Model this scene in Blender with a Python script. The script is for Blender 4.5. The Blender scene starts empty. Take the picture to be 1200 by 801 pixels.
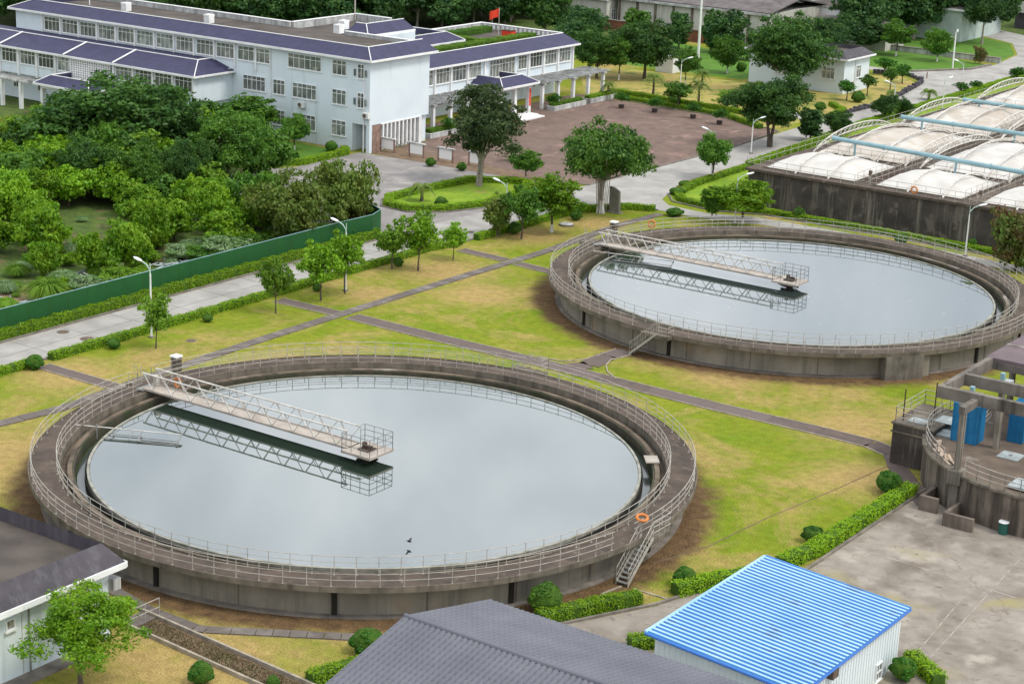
import bpy, math, random
import numpy as np
from mathutils import Vector, Matrix
R_ = math.radians
scene = bpy.context.scene
COL = scene.collection
rnd = random.Random(7)

# ------------------------------------------------------------------ camera
# plant frame: +Y runs along the main road, +X towards the near right, z = 0 on the lawns
CAM_Z = 42.877
FPX, PITCH, ROLL, TURN = 2266.02, 0.29161804, 0.03715601, R_(34.8)
def _basis():
    F = Vector((0, math.cos(PITCH), -math.sin(PITCH))); Rt = Vector((1, 0, 0)); U = Rt.cross(F)
    c, s = math.cos(ROLL), math.sin(ROLL)
    R2 = c * Rt + s * U; U2 = -s * Rt + c * U
    m = Matrix.Rotation(TURN, 3, 'Z')
    return m @ R2, m @ U2, m @ F
CR, CU, CF = _basis()
cam_data = bpy.data.cameras.new("camera"); cam = bpy.data.objects.new("camera", cam_data); COL.objects.link(cam)
mw = Matrix((CR, CU, -CF)).transposed().to_4x4(); mw.translation = Vector((0, 0, CAM_Z)); cam.matrix_world = mw
cam_data.sensor_width = 36.0; cam_data.lens = FPX / 1200 * 36.0
cam_data.clip_start = 1.0; cam_data.clip_end = 4000
scene.camera = cam

# ------------------------------------------------------------------ light
SUN_EL, SUN_AZ = R_(56), R_(8)      # azimuth of the sun measured from +X towards +Y in the plant frame
world = bpy.data.worlds.new("World"); scene.world = world; world.use_nodes = True
wt = world.node_tree; wt.nodes.clear()
def wn(t, **k):
    n = wt.nodes.new(t)
    for a, b in k.items(): setattr(n, a, b)
    return n
sky = wn('ShaderNodeTexSky', sky_type='NISHITA', sun_disc=False, sun_elevation=SUN_EL, sun_rotation=R_(90) - SUN_AZ)
sky.dust_density = 3.0; sky.air_density = 1.2
hs = wn('ShaderNodeHueSaturation'); hs.inputs['Saturation'].default_value = 0.40
wt.links.new(sky.outputs[0], hs.inputs['Color'])
geo = wn('ShaderNodeTexCoord'); cl = wn('ShaderNodeTexNoise'); cl.inputs['Scale'].default_value = 3.4; cl.inputs['Detail'].default_value = 6; cl.inputs['Roughness'].default_value = 0.55; cl.inputs['Distortion'].default_value = 0.4
wt.links.new(geo.outputs['Generated'], cl.inputs['Vector'])
cr = wn('ShaderNodeMapRange'); cr.inputs[1].default_value = 0.38; cr.inputs[2].default_value = 0.62; cr.inputs[3].default_value = 0.0; cr.inputs[4].default_value = 1.0
wt.links.new(cl.outputs['Fac'], cr.inputs[0])
mxc = wn('ShaderNodeMix', data_type='RGBA')                     # overcast: cloud deck over the sky
mxc.inputs[6].default_value = (5.4, 6.1, 7.0, 1); mxc.inputs[7].default_value = (12.8, 13.0, 13.2, 1)
wt.links.new(cr.outputs[0], mxc.inputs[0])
mxs = wn('ShaderNodeMix', data_type='RGBA'); mxs.inputs[0].default_value = 0.72
wt.links.new(hs.outputs[0], mxs.inputs[6]); wt.links.new(mxc.outputs[2], mxs.inputs[7])
bg = wn('ShaderNodeBackground'); bg.inputs['Strength'].default_value = 0.11
wo = wn('ShaderNodeOutputWorld')
wt.links.new(mxs.outputs[2], bg.inputs['Color']); wt.links.new(bg.outputs[0], wo.inputs[0])
sun_d = bpy.data.lights.new("sun", 'SUN'); sun_d.energy = 1.35; sun_d.angle = R_(14); sun_d.color = (1.0, 0.96, 0.88)
sun = bpy.data.objects.new("sun", sun_d); COL.objects.link(sun)
sv = Vector((math.cos(SUN_EL) * math.cos(SUN_AZ), math.cos(SUN_EL) * math.sin(SUN_AZ), math.sin(SUN_EL)))
sun.rotation_euler = sv.to_track_quat('Z', 'Y').to_euler()
vs = scene.view_settings
vs.view_transform = 'Standard'; vs.look = 'None'; vs.exposure = 0.66; vs.gamma = 1.0; vs.use_curve_mapping = False
scene.cycles.max_bounces = 6; scene.cycles.transparent_max_bounces = 8
scene.cycles.caustics_reflective = False; scene.cycles.caustics_refractive = False

# ------------------------------------------------------------------ measuring helpers (survey of the site)
def _ray(px, py): return CF + CR * ((px - 600) / FPX) - CU * ((py - 400.5) / FPX)
def at(px, py, z=0.0):
    d = _ray(px, py); t = (z - CAM_Z) / d.z
    return (d.x * t, d.y * t)
def on_y(px, py, Y):
    d = _ray(px, py); t = Y / d.y; return d.x * t, CAM_Z + d.z * t
def on_x(px, py, X):
    d = _ray(px, py); t = X / d.x; return d.y * t, CAM_Z + d.z * t
def px_size(x, y, z=0):              # metres per photo pixel at a place
    return (Vector((x, y, z - CAM_Z)).dot(CF)) / FPX
def height_at(px, base_y, top_y):
    x, y = at(px, base_y)
    best = 0
    for k in range(1, 600):
        h = k * 0.05
        v = Vector((x, y, h - CAM_Z)); d = v.dot(CF)
        if 400.5 - FPX * v.dot(CU) / d <= top_y: return h
        best = h
    return best

# ------------------------------------------------------------------ materials
def mat(name, color, rough=0.8, var=None, scale=0.5, detail=6, metal=0.0, spec=0.3, bump=0.0, bscale=None, streak=None, patch=None, isl=None, dist=0.0):
    """procedural material: base colour, second colour by noise, optional vertical streaks and patches"""
    m = bpy.data.materials.new(name); m.use_nodes = True
    nt = m.node_tree; b = nt.nodes['Principled BSDF']
    b.inputs['Roughness'].default_value = rough; b.inputs['Metallic'].default_value = metal
    b.inputs['Specular IOR Level'].default_value = spec
    tc = nt.nodes.new('ShaderNodeTexCoord')
    gp = nt.nodes.new('ShaderNodeNewGeometry')
    cur = None
    def rgb(c):
        n = nt.nodes.new('ShaderNodeRGB'); n.outputs[0].default_value = (*c, 1); return n.outputs[0]
    cur = rgb(color)
    def mixin(fac, c2):
        nonlocal cur
        x = nt.nodes.new('ShaderNodeMix'); x.data_type = 'RGBA'
        nt.links.new(fac, x.inputs[0]); nt.links.new(cur, x.inputs[6])
        if isinstance(c2, tuple): x.inputs[7].default_value = (*c2, 1)
        else: nt.links.new(c2, x.inputs[7])
        cur = x.outputs[2]
    def noise(sc, det=6, scl=(1, 1, 1), lo=0.35, hi=0.65, ro=0.55):
        mp = nt.nodes.new('ShaderNodeMapping'); mp.inputs['Scale'].default_value = scl
        nt.links.new(gp.outputs['Position'], mp.inputs[0])
        n = nt.nodes.new('ShaderNodeTexNoise'); n.inputs['Scale'].default_value = sc; n.inputs['Detail'].default_value = det; n.inputs['Roughness'].default_value = ro
        n.inputs['Distortion'].default_value = dist
        nt.links.new(mp.outputs[0], n.inputs['Vector'])
        r = nt.nodes.new('ShaderNodeMapRange'); r.inputs[1].default_value = lo; r.inputs[2].default_value = hi
        nt.links.new(n.outputs['Fac'], r.inputs[0]); return r.outputs[0]
    if var: mixin(noise(scale, detail), var)
    if patch:
        for (c, sc, lo, hi) in patch: mixin(noise(sc, 5, (1, 1, 1), lo, hi), c)
    if streak:
        c, sc, lo, hi = streak
        mixin(noise(sc, 5, (1, 1, 0.08), lo, hi, 0.7), c)
    if isl:
        rr = nt.nodes.new('ShaderNodeMapRange'); rr.inputs[3].default_value = 0.0; rr.inputs[4].default_value = 1.0
        nt.links.new(gp.outputs['Random Per Island'], rr.inputs[0]); mixin(rr.outputs[0], isl)
    nt.links.new(cur, b.inputs['Base Color'])
    if bump:
        n = nt.nodes.new('ShaderNodeTexNoise'); n.inputs['Scale'].default_value = bscale or 3; n.inputs['Detail'].default_value = 4
        nt.links.new(gp.outputs['Position'], n.inputs['Vector'])
        bp = nt.nodes.new('ShaderNodeBump'); bp.inputs['Strength'].default_value = bump; bp.inputs['Distance'].default_value = 0.1
        nt.links.new(n.outputs['Fac'], bp.inputs['Height']); nt.links.new(bp.outputs[0], b.inputs['Normal'])
    return m

def leaf_mat(name, c1, c2, c3=None, transl=0.35):
    m = bpy.data.materials.new(name); m.use_nodes = True
    nt = m.node_tree; nt.nodes.clear()
    out = nt.nodes.new('ShaderNodeOutputMaterial'); d = nt.nodes.new('ShaderNodeBsdfDiffuse'); t = nt.nodes.new('ShaderNodeBsdfTranslucent'); g = nt.nodes.new('ShaderNodeBsdfGlossy')
    g.inputs['Roughness'].default_value = 0.45
    gp = nt.nodes.new('ShaderNodeNewGeometry'); oi = nt.nodes.new('ShaderNodeObjectInfo')
    m1 = nt.nodes.new('ShaderNodeMix'); m1.data_type = 'RGBA'; m1.inputs[6].default_value = (*c1, 1); m1.inputs[7].default_value = (*c2, 1)
    nt.links.new(gp.outputs['Random Per Island'], m1.inputs[0])
    n = nt.nodes.new('ShaderNodeTexNoise'); n.inputs['Scale'].default_value = 0.6; n.inputs['Detail'].default_value = 2
    nt.links.new(gp.outputs['Position'], n.inputs['Vector'])
    r = nt.nodes.new('ShaderNodeMapRange'); r.inputs[1].default_value = 0.35; r.inputs[2].default_value = 0.7
    nt.links.new(n.outputs['Fac'], r.inputs[0])
    m2 = nt.nodes.new('ShaderNodeMix'); m2.data_type = 'RGBA'; m2.inputs[7].default_value = (*(c3 or c2), 1)
    nt.links.new(r.outputs[0], m2.inputs[0]); nt.links.new(m1.outputs[2], m2.inputs[6])
    h = nt.nodes.new('ShaderNodeHueSaturation')
    r2 = nt.nodes.new('ShaderNodeMapRange'); r2.inputs[3].default_value = 0.8; r2.inputs[4].default_value = 1.2
    nt.links.new(oi.outputs['Random'], r2.inputs[0]); nt.links.new(r2.outputs[0], h.inputs['Value']); nt.links.new(m2.outputs[2], h.inputs['Color'])
    for s in (d, t): nt.links.new(h.outputs[0], s.inputs['Color'])
    a = nt.nodes.new('ShaderNodeMixShader'); a.inputs[0].default_value = transl
    nt.links.new(d.outputs[0], a.inputs[1]); nt.links.new(t.outputs[0], a.inputs[2])
    a2 = nt.nodes.new('ShaderNodeMixShader'); a2.inputs[0].default_value = 0.018
    nt.links.new(a.outputs[0], a2.inputs[1]); nt.links.new(g.outputs[0], a2.inputs[2])
    nt.links.new(a2.outputs[0], out.inputs[0])
    return m

M = {}
M['road'] = mat('road_concrete', (0.36, 0.345, 0.32), 0.9, (0.26, 0.245, 0.225), 0.35, 8, bump=0.2, bscale=6, patch=[((0.19, 0.18, 0.165), 0.15, 0.58, 0.75), ((0.44, 0.43, 0.40), 0.9, 0.62, 0.8)])
M['yard'] = mat('yard_concrete', (0.29, 0.255, 0.215), 0.92, (0.215, 0.185, 0.155), 0.9, 12, bump=0.25, bscale=5, patch=[((0.14, 0.115, 0.092), 0.22, 0.50, 0.68), ((0.36, 0.32, 0.27), 0.35, 0.56, 0.70), ((0.27, 0.235, 0.12), 0.16, 0.56, 0.70), ((0.11, 0.085, 0.07), 1.6, 0.60, 0.78)], dist=0.35)
M['court'] = mat('court_concrete', (0.27, 0.25, 0.24), 0.92, (0.19, 0.178, 0.168), 0.3, 9, bump=0.2, bscale=5, patch=[((0.34, 0.32, 0.29), 0.25, 0.55, 0.72)], dist=1.0)
def add_cracks(m, scale=.22, width=.012, col=(.07, .055, .045)):
    nt = m.node_tree; b = nt.nodes['Principled BSDF']; src = b.inputs['Base Color'].links[0].from_socket
    gp = nt.nodes.new('ShaderNodeNewGeometry'); n = nt.nodes.new('ShaderNodeTexNoise'); n.inputs['Scale'].default_value = .6; n.inputs['Detail'].default_value = 6
    nt.links.new(gp.outputs['Position'], n.inputs['Vector']); a = nt.nodes.new('ShaderNodeVectorMath'); a.operation = 'MULTIPLY_ADD'; a.inputs[1].default_value = (3, 3, 3)
    nt.links.new(n.outputs['Color'], a.inputs[0]); nt.links.new(gp.outputs['Position'], a.inputs[2])
    v = nt.nodes.new('ShaderNodeTexVoronoi'); v.feature = 'DISTANCE_TO_EDGE'; v.inputs['Scale'].default_value = scale; nt.links.new(a.outputs[0], v.inputs['Vector'])
    r = nt.nodes.new('ShaderNodeMapRange'); r.inputs[1].default_value = width; r.inputs[2].default_value = width * .3; r.inputs[3].default_value = 0; r.inputs[4].default_value = .32
    nt.links.new(v.outputs['Distance'], r.inputs[0]); x = nt.nodes.new('ShaderNodeMix'); x.data_type = 'RGBA'; nt.links.new(r.outputs[0], x.inputs[0]); nt.links.new(src, x.inputs[6]); x.inputs[7].default_value = (*col, 1)
    nt.links.new(x.outputs[2], b.inputs['Base Color'])
add_cracks(M['yard'], .10, .006); add_cracks(M['court'], .09, .006); add_cracks(M['road'], .08, .004, (.15, .14, .13))
M['joint'] = mat('joint_filler', (0.42, 0.39, 0.34), 0.95, (0.2, 0.18, 0.15), 1.5)
M['paver'] = mat('paver', (0.125, 0.092, 0.08), 0.95, (0.08, 0.06, 0.052), 1.2, bump=0.3, bscale=8, isl=(0.14, 0.11, 0.10))
M['slab'] = mat('slab', (0.22, 0.195, 0.175), 0.95, (0.12, 0.10, 0.085), 1.0, bump=0.2, isl=(0.12, 0.10, 0.09))
M['pathedge'] = mat('path_edge', (0.38, 0.33, 0.26), 0.95, (0.22, 0.19, 0.15), 2.0)
M['kerb'] = mat('kerb', (0.24, 0.21, 0.18), 0.95, (0.13, 0.115, 0.10), 1.0)
M['soil'] = mat('soil', (0.13, 0.085, 0.055), 1.0, (0.20, 0.14, 0.09), 1.2)
M['deck'] = mat('deck_concrete', (0.108, 0.080, 0.062), 0.95, (0.062, 0.049, 0.040), 0.8, 8, bump=0.3, bscale=6, patch=[((0.18, 0.145, 0.115), 1.5, 0.58, 0.75)])
M['tankwall'] = mat('tank_wall', (0.29, 0.26, 0.21), 0.9, (0.20, 0.18, 0.15), 0.5, 8, bump=0.2, streak=((0.105, 0.10, 0.085), 0.8, 0.50, 0.74), patch=[((0.24, 0.17, 0.10), 0.35, 0.6, 0.75)])
M['deckedge'] = mat('deck_edge', (0.19, 0.16, 0.125), 0.9, (0.10, 0.085, 0.065), 1.0, streak=((0.06, 0.05, 0.04), 1.5, 0.5, 0.7))
M['wetwall'] = mat('wet_wall', (0.085, 0.07, 0.05), 0.85, (0.05, 0.045, 0.03), 1.0, streak=((0.035, 0.045, 0.02), 0.8, 0.45, 0.65))
M['algae'] = mat('algae', (0.04, 0.065, 0.012), 0.9, (0.03, 0.035, 0.012), 2.0, bump=0.5)
M['ledge'] = mat('ledge', (0.13, 0.10, 0.07), 0.95, (0.21, 0.165, 0.12), 0.3, patch=[((0.07, 0.055, 0.04), 0.6, 0.45, 0.6), ((0.34, 0.31, 0.27), 0.12, 0.60, 0.68)])
M['weir'] = mat('weir', (0.34, 0.33, 0.29), 0.7, (0.16, 0.16, 0.12), 1.2)
M['darkjoint'] = mat('dark_joint', (0.02, 0.018, 0.014), 0.95)
M['galv'] = mat('galvanised', (0.44, 0.41, 0.36), 0.5, (0.30, 0.275, 0.24), 2, metal=0.0, spec=0.5)
M['galvdark'] = mat('grey_steel', (0.24, 0.24, 0.23), 0.5, (0.17, 0.17, 0.16), 2)
M['steelwhite'] = mat('white_steel', (0.62, 0.60, 0.56), 0.5, (0.42, 0.39, 0.34), 2.5)
M['bridge'] = mat('bridge_plate', (0.42, 0.37, 0.32), 0.7, (0.30, 0.26, 0.22), 1.0)
M['rust'] = mat('rusty_motor', (0.09, 0.05, 0.035), 0.8, (0.03, 0.025, 0.02), 4)
M['orange'] = mat('lifebuoy_orange', (0.60, 0.20, 0.04), 0.6, (0.42, 0.15, 0.05), 5)
M['wall'] = mat('office_wall', (0.655, 0.72, 0.755), 0.85, (0.60, 0.67, 0.71), 0.3, streak=((0.44, 0.50, 0.53), 0.9, 0.55, 0.78))
M['trim'] = mat('white_trim', (0.78, 0.78, 0.77), 0.7, (0.66, 0.66, 0.65), 0.8, streak=((0.5, 0.5, 0.48), 2.0, 0.58, 0.85))
M['tile'] = mat('purple_tile', (0.043, 0.041, 0.092), 0.65, (0.030, 0.029, 0.066), 1.0, bump=0.5, bscale=6)
M['flatroof'] = mat('flat_roof', (0.058, 0.048, 0.042), 0.95, (0.10, 0.084, 0.072), 0.4, 8)
M['parapet'] = mat('parapet_stained', (0.55, 0.56, 0.55), 0.9, (0.35, 0.35, 0.34), 0.6, streak=((0.16, 0.16, 0.15), 1.2, 0.45, 0.7))
M['glass'] = mat('window_glass', (0.06, 0.075, 0.07), 0.12, (0.19, 0.20, 0.18), 0.9, spec=0.7, patch=[((0.30, 0.28, 0.25), 1.1, 0.58, 0.64)])
def glass_variation(m):                                      # curtains and open sashes differ from window to window
    nt = m.node_tree; b = nt.nodes['Principled BSDF']; src = b.inputs['Base Color'].links[0].from_socket
    oi = nt.nodes.new('ShaderNodeObjectInfo'); h = nt.nodes.new('ShaderNodeHueSaturation'); r = nt.nodes.new('ShaderNodeMapRange'); r.inputs[3].default_value = .35; r.inputs[4].default_value = 1.9
    nt.links.new(oi.outputs['Random'], r.inputs[0]); nt.links.new(r.outputs[0], h.inputs['Value']); nt.links.new(src, h.inputs['Color']); nt.links.new(h.outputs[0], b.inputs['Base Color'])
glass_variation(M['glass'])
M['frame'] = mat('window_frame', (0.74, 0.76, 0.75), 0.6)
M['brickp'] = mat('brick_plaza', (0.175, 0.118, 0.094), 0.95, (0.125, 0.086, 0.07), 0.5, 9, bump=0.3, bscale=8, patch=[((0.26, 0.165, 0.135), 0.35, 0.55, 0.7), ((0.12, 0.08, 0.065), 0.15, 0.55, 0.7)], dist=1.2)
M['brickred'] = mat('brown_stone', (0.30, 0.20, 0.16), 0.9, (0.18, 0.11, 0.09), 2.0)
M['fence'] = mat('green_hoarding', (0.012, 0.088, 0.02), 0.7, (0.01, 0.07, 0.017), 0.5)
M['hedgecore'] = mat('hedge_core', (0.05, 0.11, 0.008), 0.95, (0.035, 0.075, 0.006), 3)
M['bark'] = mat('bark', (0.12, 0.095, 0.075), 0.95, (0.07, 0.055, 0.042), 4, bump=0.5, bscale=10)
M['barkpale'] = mat('bark_pale', (0.34, 0.30, 0.26), 0.95, (0.18, 0.15, 0.12), 4)
M['limewash'] = mat('limewash', (0.72, 0.71, 0.68), 0.9, (0.5, 0.48, 0.42), 3)
M['lampgreen'] = mat('lamp_pole_green', (0.42, 0.52, 0.46), 0.5, (0.36, 0.45, 0.40), 2)
M['lampwhite'] = mat('lamp_white', (0.72, 0.73, 0.70), 0.5, (0.62, 0.63, 0.6), 2)
M['lens'] = mat('lamp_lens', (0.80, 0.82, 0.82), 0.25)
M['darkwall'] = mat('dark_stained_wall', (0.078, 0.064, 0.057), 0.92, (0.040, 0.034, 0.032), 0.5, 8, streak=((0.20, 0.172, 0.145), 0.95, 0.53, 0.70), patch=[((0.12, 0.10, 0.088), 0.8, 0.58, 0.66)])
M['greywall'] = mat('grey_stained_wall', (0.19, 0.155, 0.125), 0.92, (0.11, 0.088, 0.07), 0.6, 8, streak=((0.05, 0.04, 0.032), 0.9, 0.45, 0.62))
M['frameconc'] = mat('frame_concrete', (0.20, 0.175, 0.15), 0.92, (0.12, 0.105, 0.09), 0.8, 8, streak=((0.05, 0.043, 0.038), 1.1, 0.5, 0.7))
M['pumpfloor'] = mat('pump_floor', (0.16, 0.12, 0.09), 0.95, (0.09, 0.07, 0.055), 0.6, 8, patch=[((0.26, 0.23, 0.20), 0.5, 0.62, 0.72), ((0.05, 0.10, 0.05), 0.6, 0.68, 0.78)])
M['membrane'] = mat('membrane', (0.47, 0.43, 0.38), 0.65, (0.40, 0.345, 0.285), 0.35, 7, patch=[((0.38, 0.32, 0.255), 0.2, 0.54, 0.70), ((0.58, 0.565, 0.53), 0.3, 0.52, 0.68)])
M['membranewhite'] = mat('membrane_white', (0.55, 0.53, 0.495), 0.6, (0.47, 0.445, 0.41), 0.5, 7)
M['pipe'] = mat('cyan_pipe', (0.26, 0.40, 0.44), 0.5, (0.20, 0.33, 0.36), 1.0)
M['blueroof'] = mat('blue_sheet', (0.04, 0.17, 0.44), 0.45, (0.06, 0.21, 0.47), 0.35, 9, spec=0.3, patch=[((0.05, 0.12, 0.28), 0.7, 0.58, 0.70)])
M['bluecrest'] = mat('blue_sheet_sky_sheen', (0.23, 0.42, 0.64), 0.45, (0.33, 0.51, 0.68), 0.35, 9, spec=0.3, patch=[((0.22, 0.36, 0.50), 0.7, 0.60, 0.72)])  # sky reflection on the rib crests put into the colour; the noise is fading
M['bluetrim'] = mat('blue_trim', (0.03, 0.13, 0.42), 0.4)
M['whitewall'] = mat('white_sheet', (0.66, 0.71, 0.72), 0.6, (0.60, 0.66, 0.67), 0.5)
M['greytile'] = mat('grey_tile', (0.125, 0.128, 0.150), 0.5, (0.095, 0.098, 0.118), 0.4, isl=None, bump=0.1)
M['mansard'] = mat('dark_mansard', (0.075, 0.066, 0.078), 0.8, (0.05, 0.045, 0.052), 0.8, streak=((0.12, 0.112, 0.122), 1.6, 0.50, 0.75))
M['bluebox'] = mat('blue_container', (0.015, 0.17, 0.36), 0.55, (0.01, 0.13, 0.28), 0.8, streak=((0.03, 0.24, 0.45), 1.5, 0.55, 0.8))
M['red'] = mat('red_cloth', (0.65, 0.05, 0.02), 0.8)
M['bird'] = mat('bird_feather', (0.02, 0.02, 0.02), 0.8)
M['board'] = mat('board_white', (0.88, 0.88, 0.87), 0.6)
M['column'] = mat('column_concrete', (0.27, 0.24, 0.20), 0.9, (0.17, 0.15, 0.12), 0.8, streak=((0.09, 0.08, 0.07), 1.1, 0.5, 0.7))
M['stone'] = mat('monument_stone', (0.20, 0.19, 0.15), 0.9, (0.13, 0.125, 0.10), 1.0, bump=0.3)
M['iron'] = mat('cast_iron', (0.09, 0.065, 0.05), 0.8, (0.15, 0.11, 0.08), 4)
M['wood'] = mat('wood_planks', (0.45, 0.32, 0.22), 0.9, (0.28, 0.17, 0.11), 3, isl=(0.5, 0.42, 0.33))
M['debris'] = mat('debris', (0.55, 0.56, 0.56), 0.9, (0.2, 0.22, 0.2), 2, isl=(0.3, 0.35, 0.36))
M['oldroof'] = mat('old_grey_roof', (0.105, 0.09, 0.088), 0.9, (0.155, 0.135, 0.13), 0.5, 8, streak=((0.06, 0.05, 0.05), 0.8, 0.5, 0.7))
M['facade'] = mat('factory_wall', (0.55, 0.54, 0.48), 0.9, (0.46, 0.45, 0.40), 0.4, streak=((0.28, 0.27, 0.23), 0.8, 0.52, 0.75))
M['facadegrn'] = mat('pale_green_wall', (0.44, 0.50, 0.47), 0.9, (0.34, 0.40, 0.38), 0.5)
M['redbrick'] = mat('red_brick', (0.22, 0.085, 0.05), 0.9, (0.14, 0.06, 0.04), 1.0)
M['dirtpile'] = mat('dry_soil', (0.36, 0.24, 0.15), 1.0, (0.24, 0.16, 0.10), 1.0)
M['acwhite'] = mat('ac_white', (0.66, 0.66, 0.63), 0.6)
M['pot'] = mat('plant_pot', (0.05, 0.04, 0.035), 0.8)
M['greencyl'] = mat('green_bin', (0.02, 0.09, 0.07), 0.6)
# leaves
M['Lyoung'] = leaf_mat('leaf_young', (0.07, 0.17, 0.012), (0.15, 0.29, 0.02), (0.19, 0.33, 0.03))
M['Lfresh'] = leaf_mat('leaf_fresh', (0.08, 0.21, 0.008), (0.18, 0.36, 0.015), (0.22, 0.40, 0.02))
M['Lorch'] = leaf_mat('leaf_orchard', (0.062, 0.175, 0.008), (0.125, 0.27, 0.012), (0.20, 0.34, 0.016))
M['Ldark'] = leaf_mat('leaf_dark', (0.021, 0.065, 0.016), (0.045, 0.115, 0.022), (0.075, 0.160, 0.026), 0.35)
M['Lforest'] = leaf_mat('leaf_forest', (0.026, 0.082, 0.030), (0.052, 0.130, 0.038), (0.09, 0.19, 0.042), 0.4)
M['Lmid'] = leaf_mat('leaf_mid', (0.038, 0.12, 0.016), (0.08, 0.19, 0.022), (0.12, 0.25, 0.026))
M['Lolive'] = leaf_mat('leaf_olive', (0.075, 0.15, 0.018), (0.13, 0.22, 0.03), (0.17, 0.21, 0.04), 0.3)
M['Lyellow'] = leaf_mat('leaf_yellow', (0.20, 0.26, 0.015), (0.34, 0.34, 0.02), (0.14, 0.26, 0.02))
M['Lsilver'] = leaf_mat('leaf_silver', (0.17, 0.27, 0.12), (0.28, 0.38, 0.20), (0.14, 0.26, 0.07))
M['Lbush'] = leaf_mat('leaf_bush', (0.035, 0.13, 0.014), (0.07, 0.20, 0.02), (0.05, 0.16, 0.015), 0.3)
M['Lhedge'] = leaf_mat('leaf_hedge', (0.15, 0.30, 0.008), (0.28, 0.44, 0.012), (0.21, 0.36, 0.01))
M['Lpalm'] = leaf_mat('leaf_palm', (0.08, 0.17, 0.025), (0.17, 0.27, 0.05), (0.22, 0.28, 0.07))
M['Lstraw'] = leaf_mat('leaf_straw', (0.13, 0.10, 0.055), (0.22, 0.17, 0.09), (0.09, 0.10, 0.03), 0.2)
M['Lred'] = leaf_mat('leaf_red', (0.14, 0.13, 0.035), (0.20, 0.08, 0.06), (0.10, 0.19, 0.03))

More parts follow.
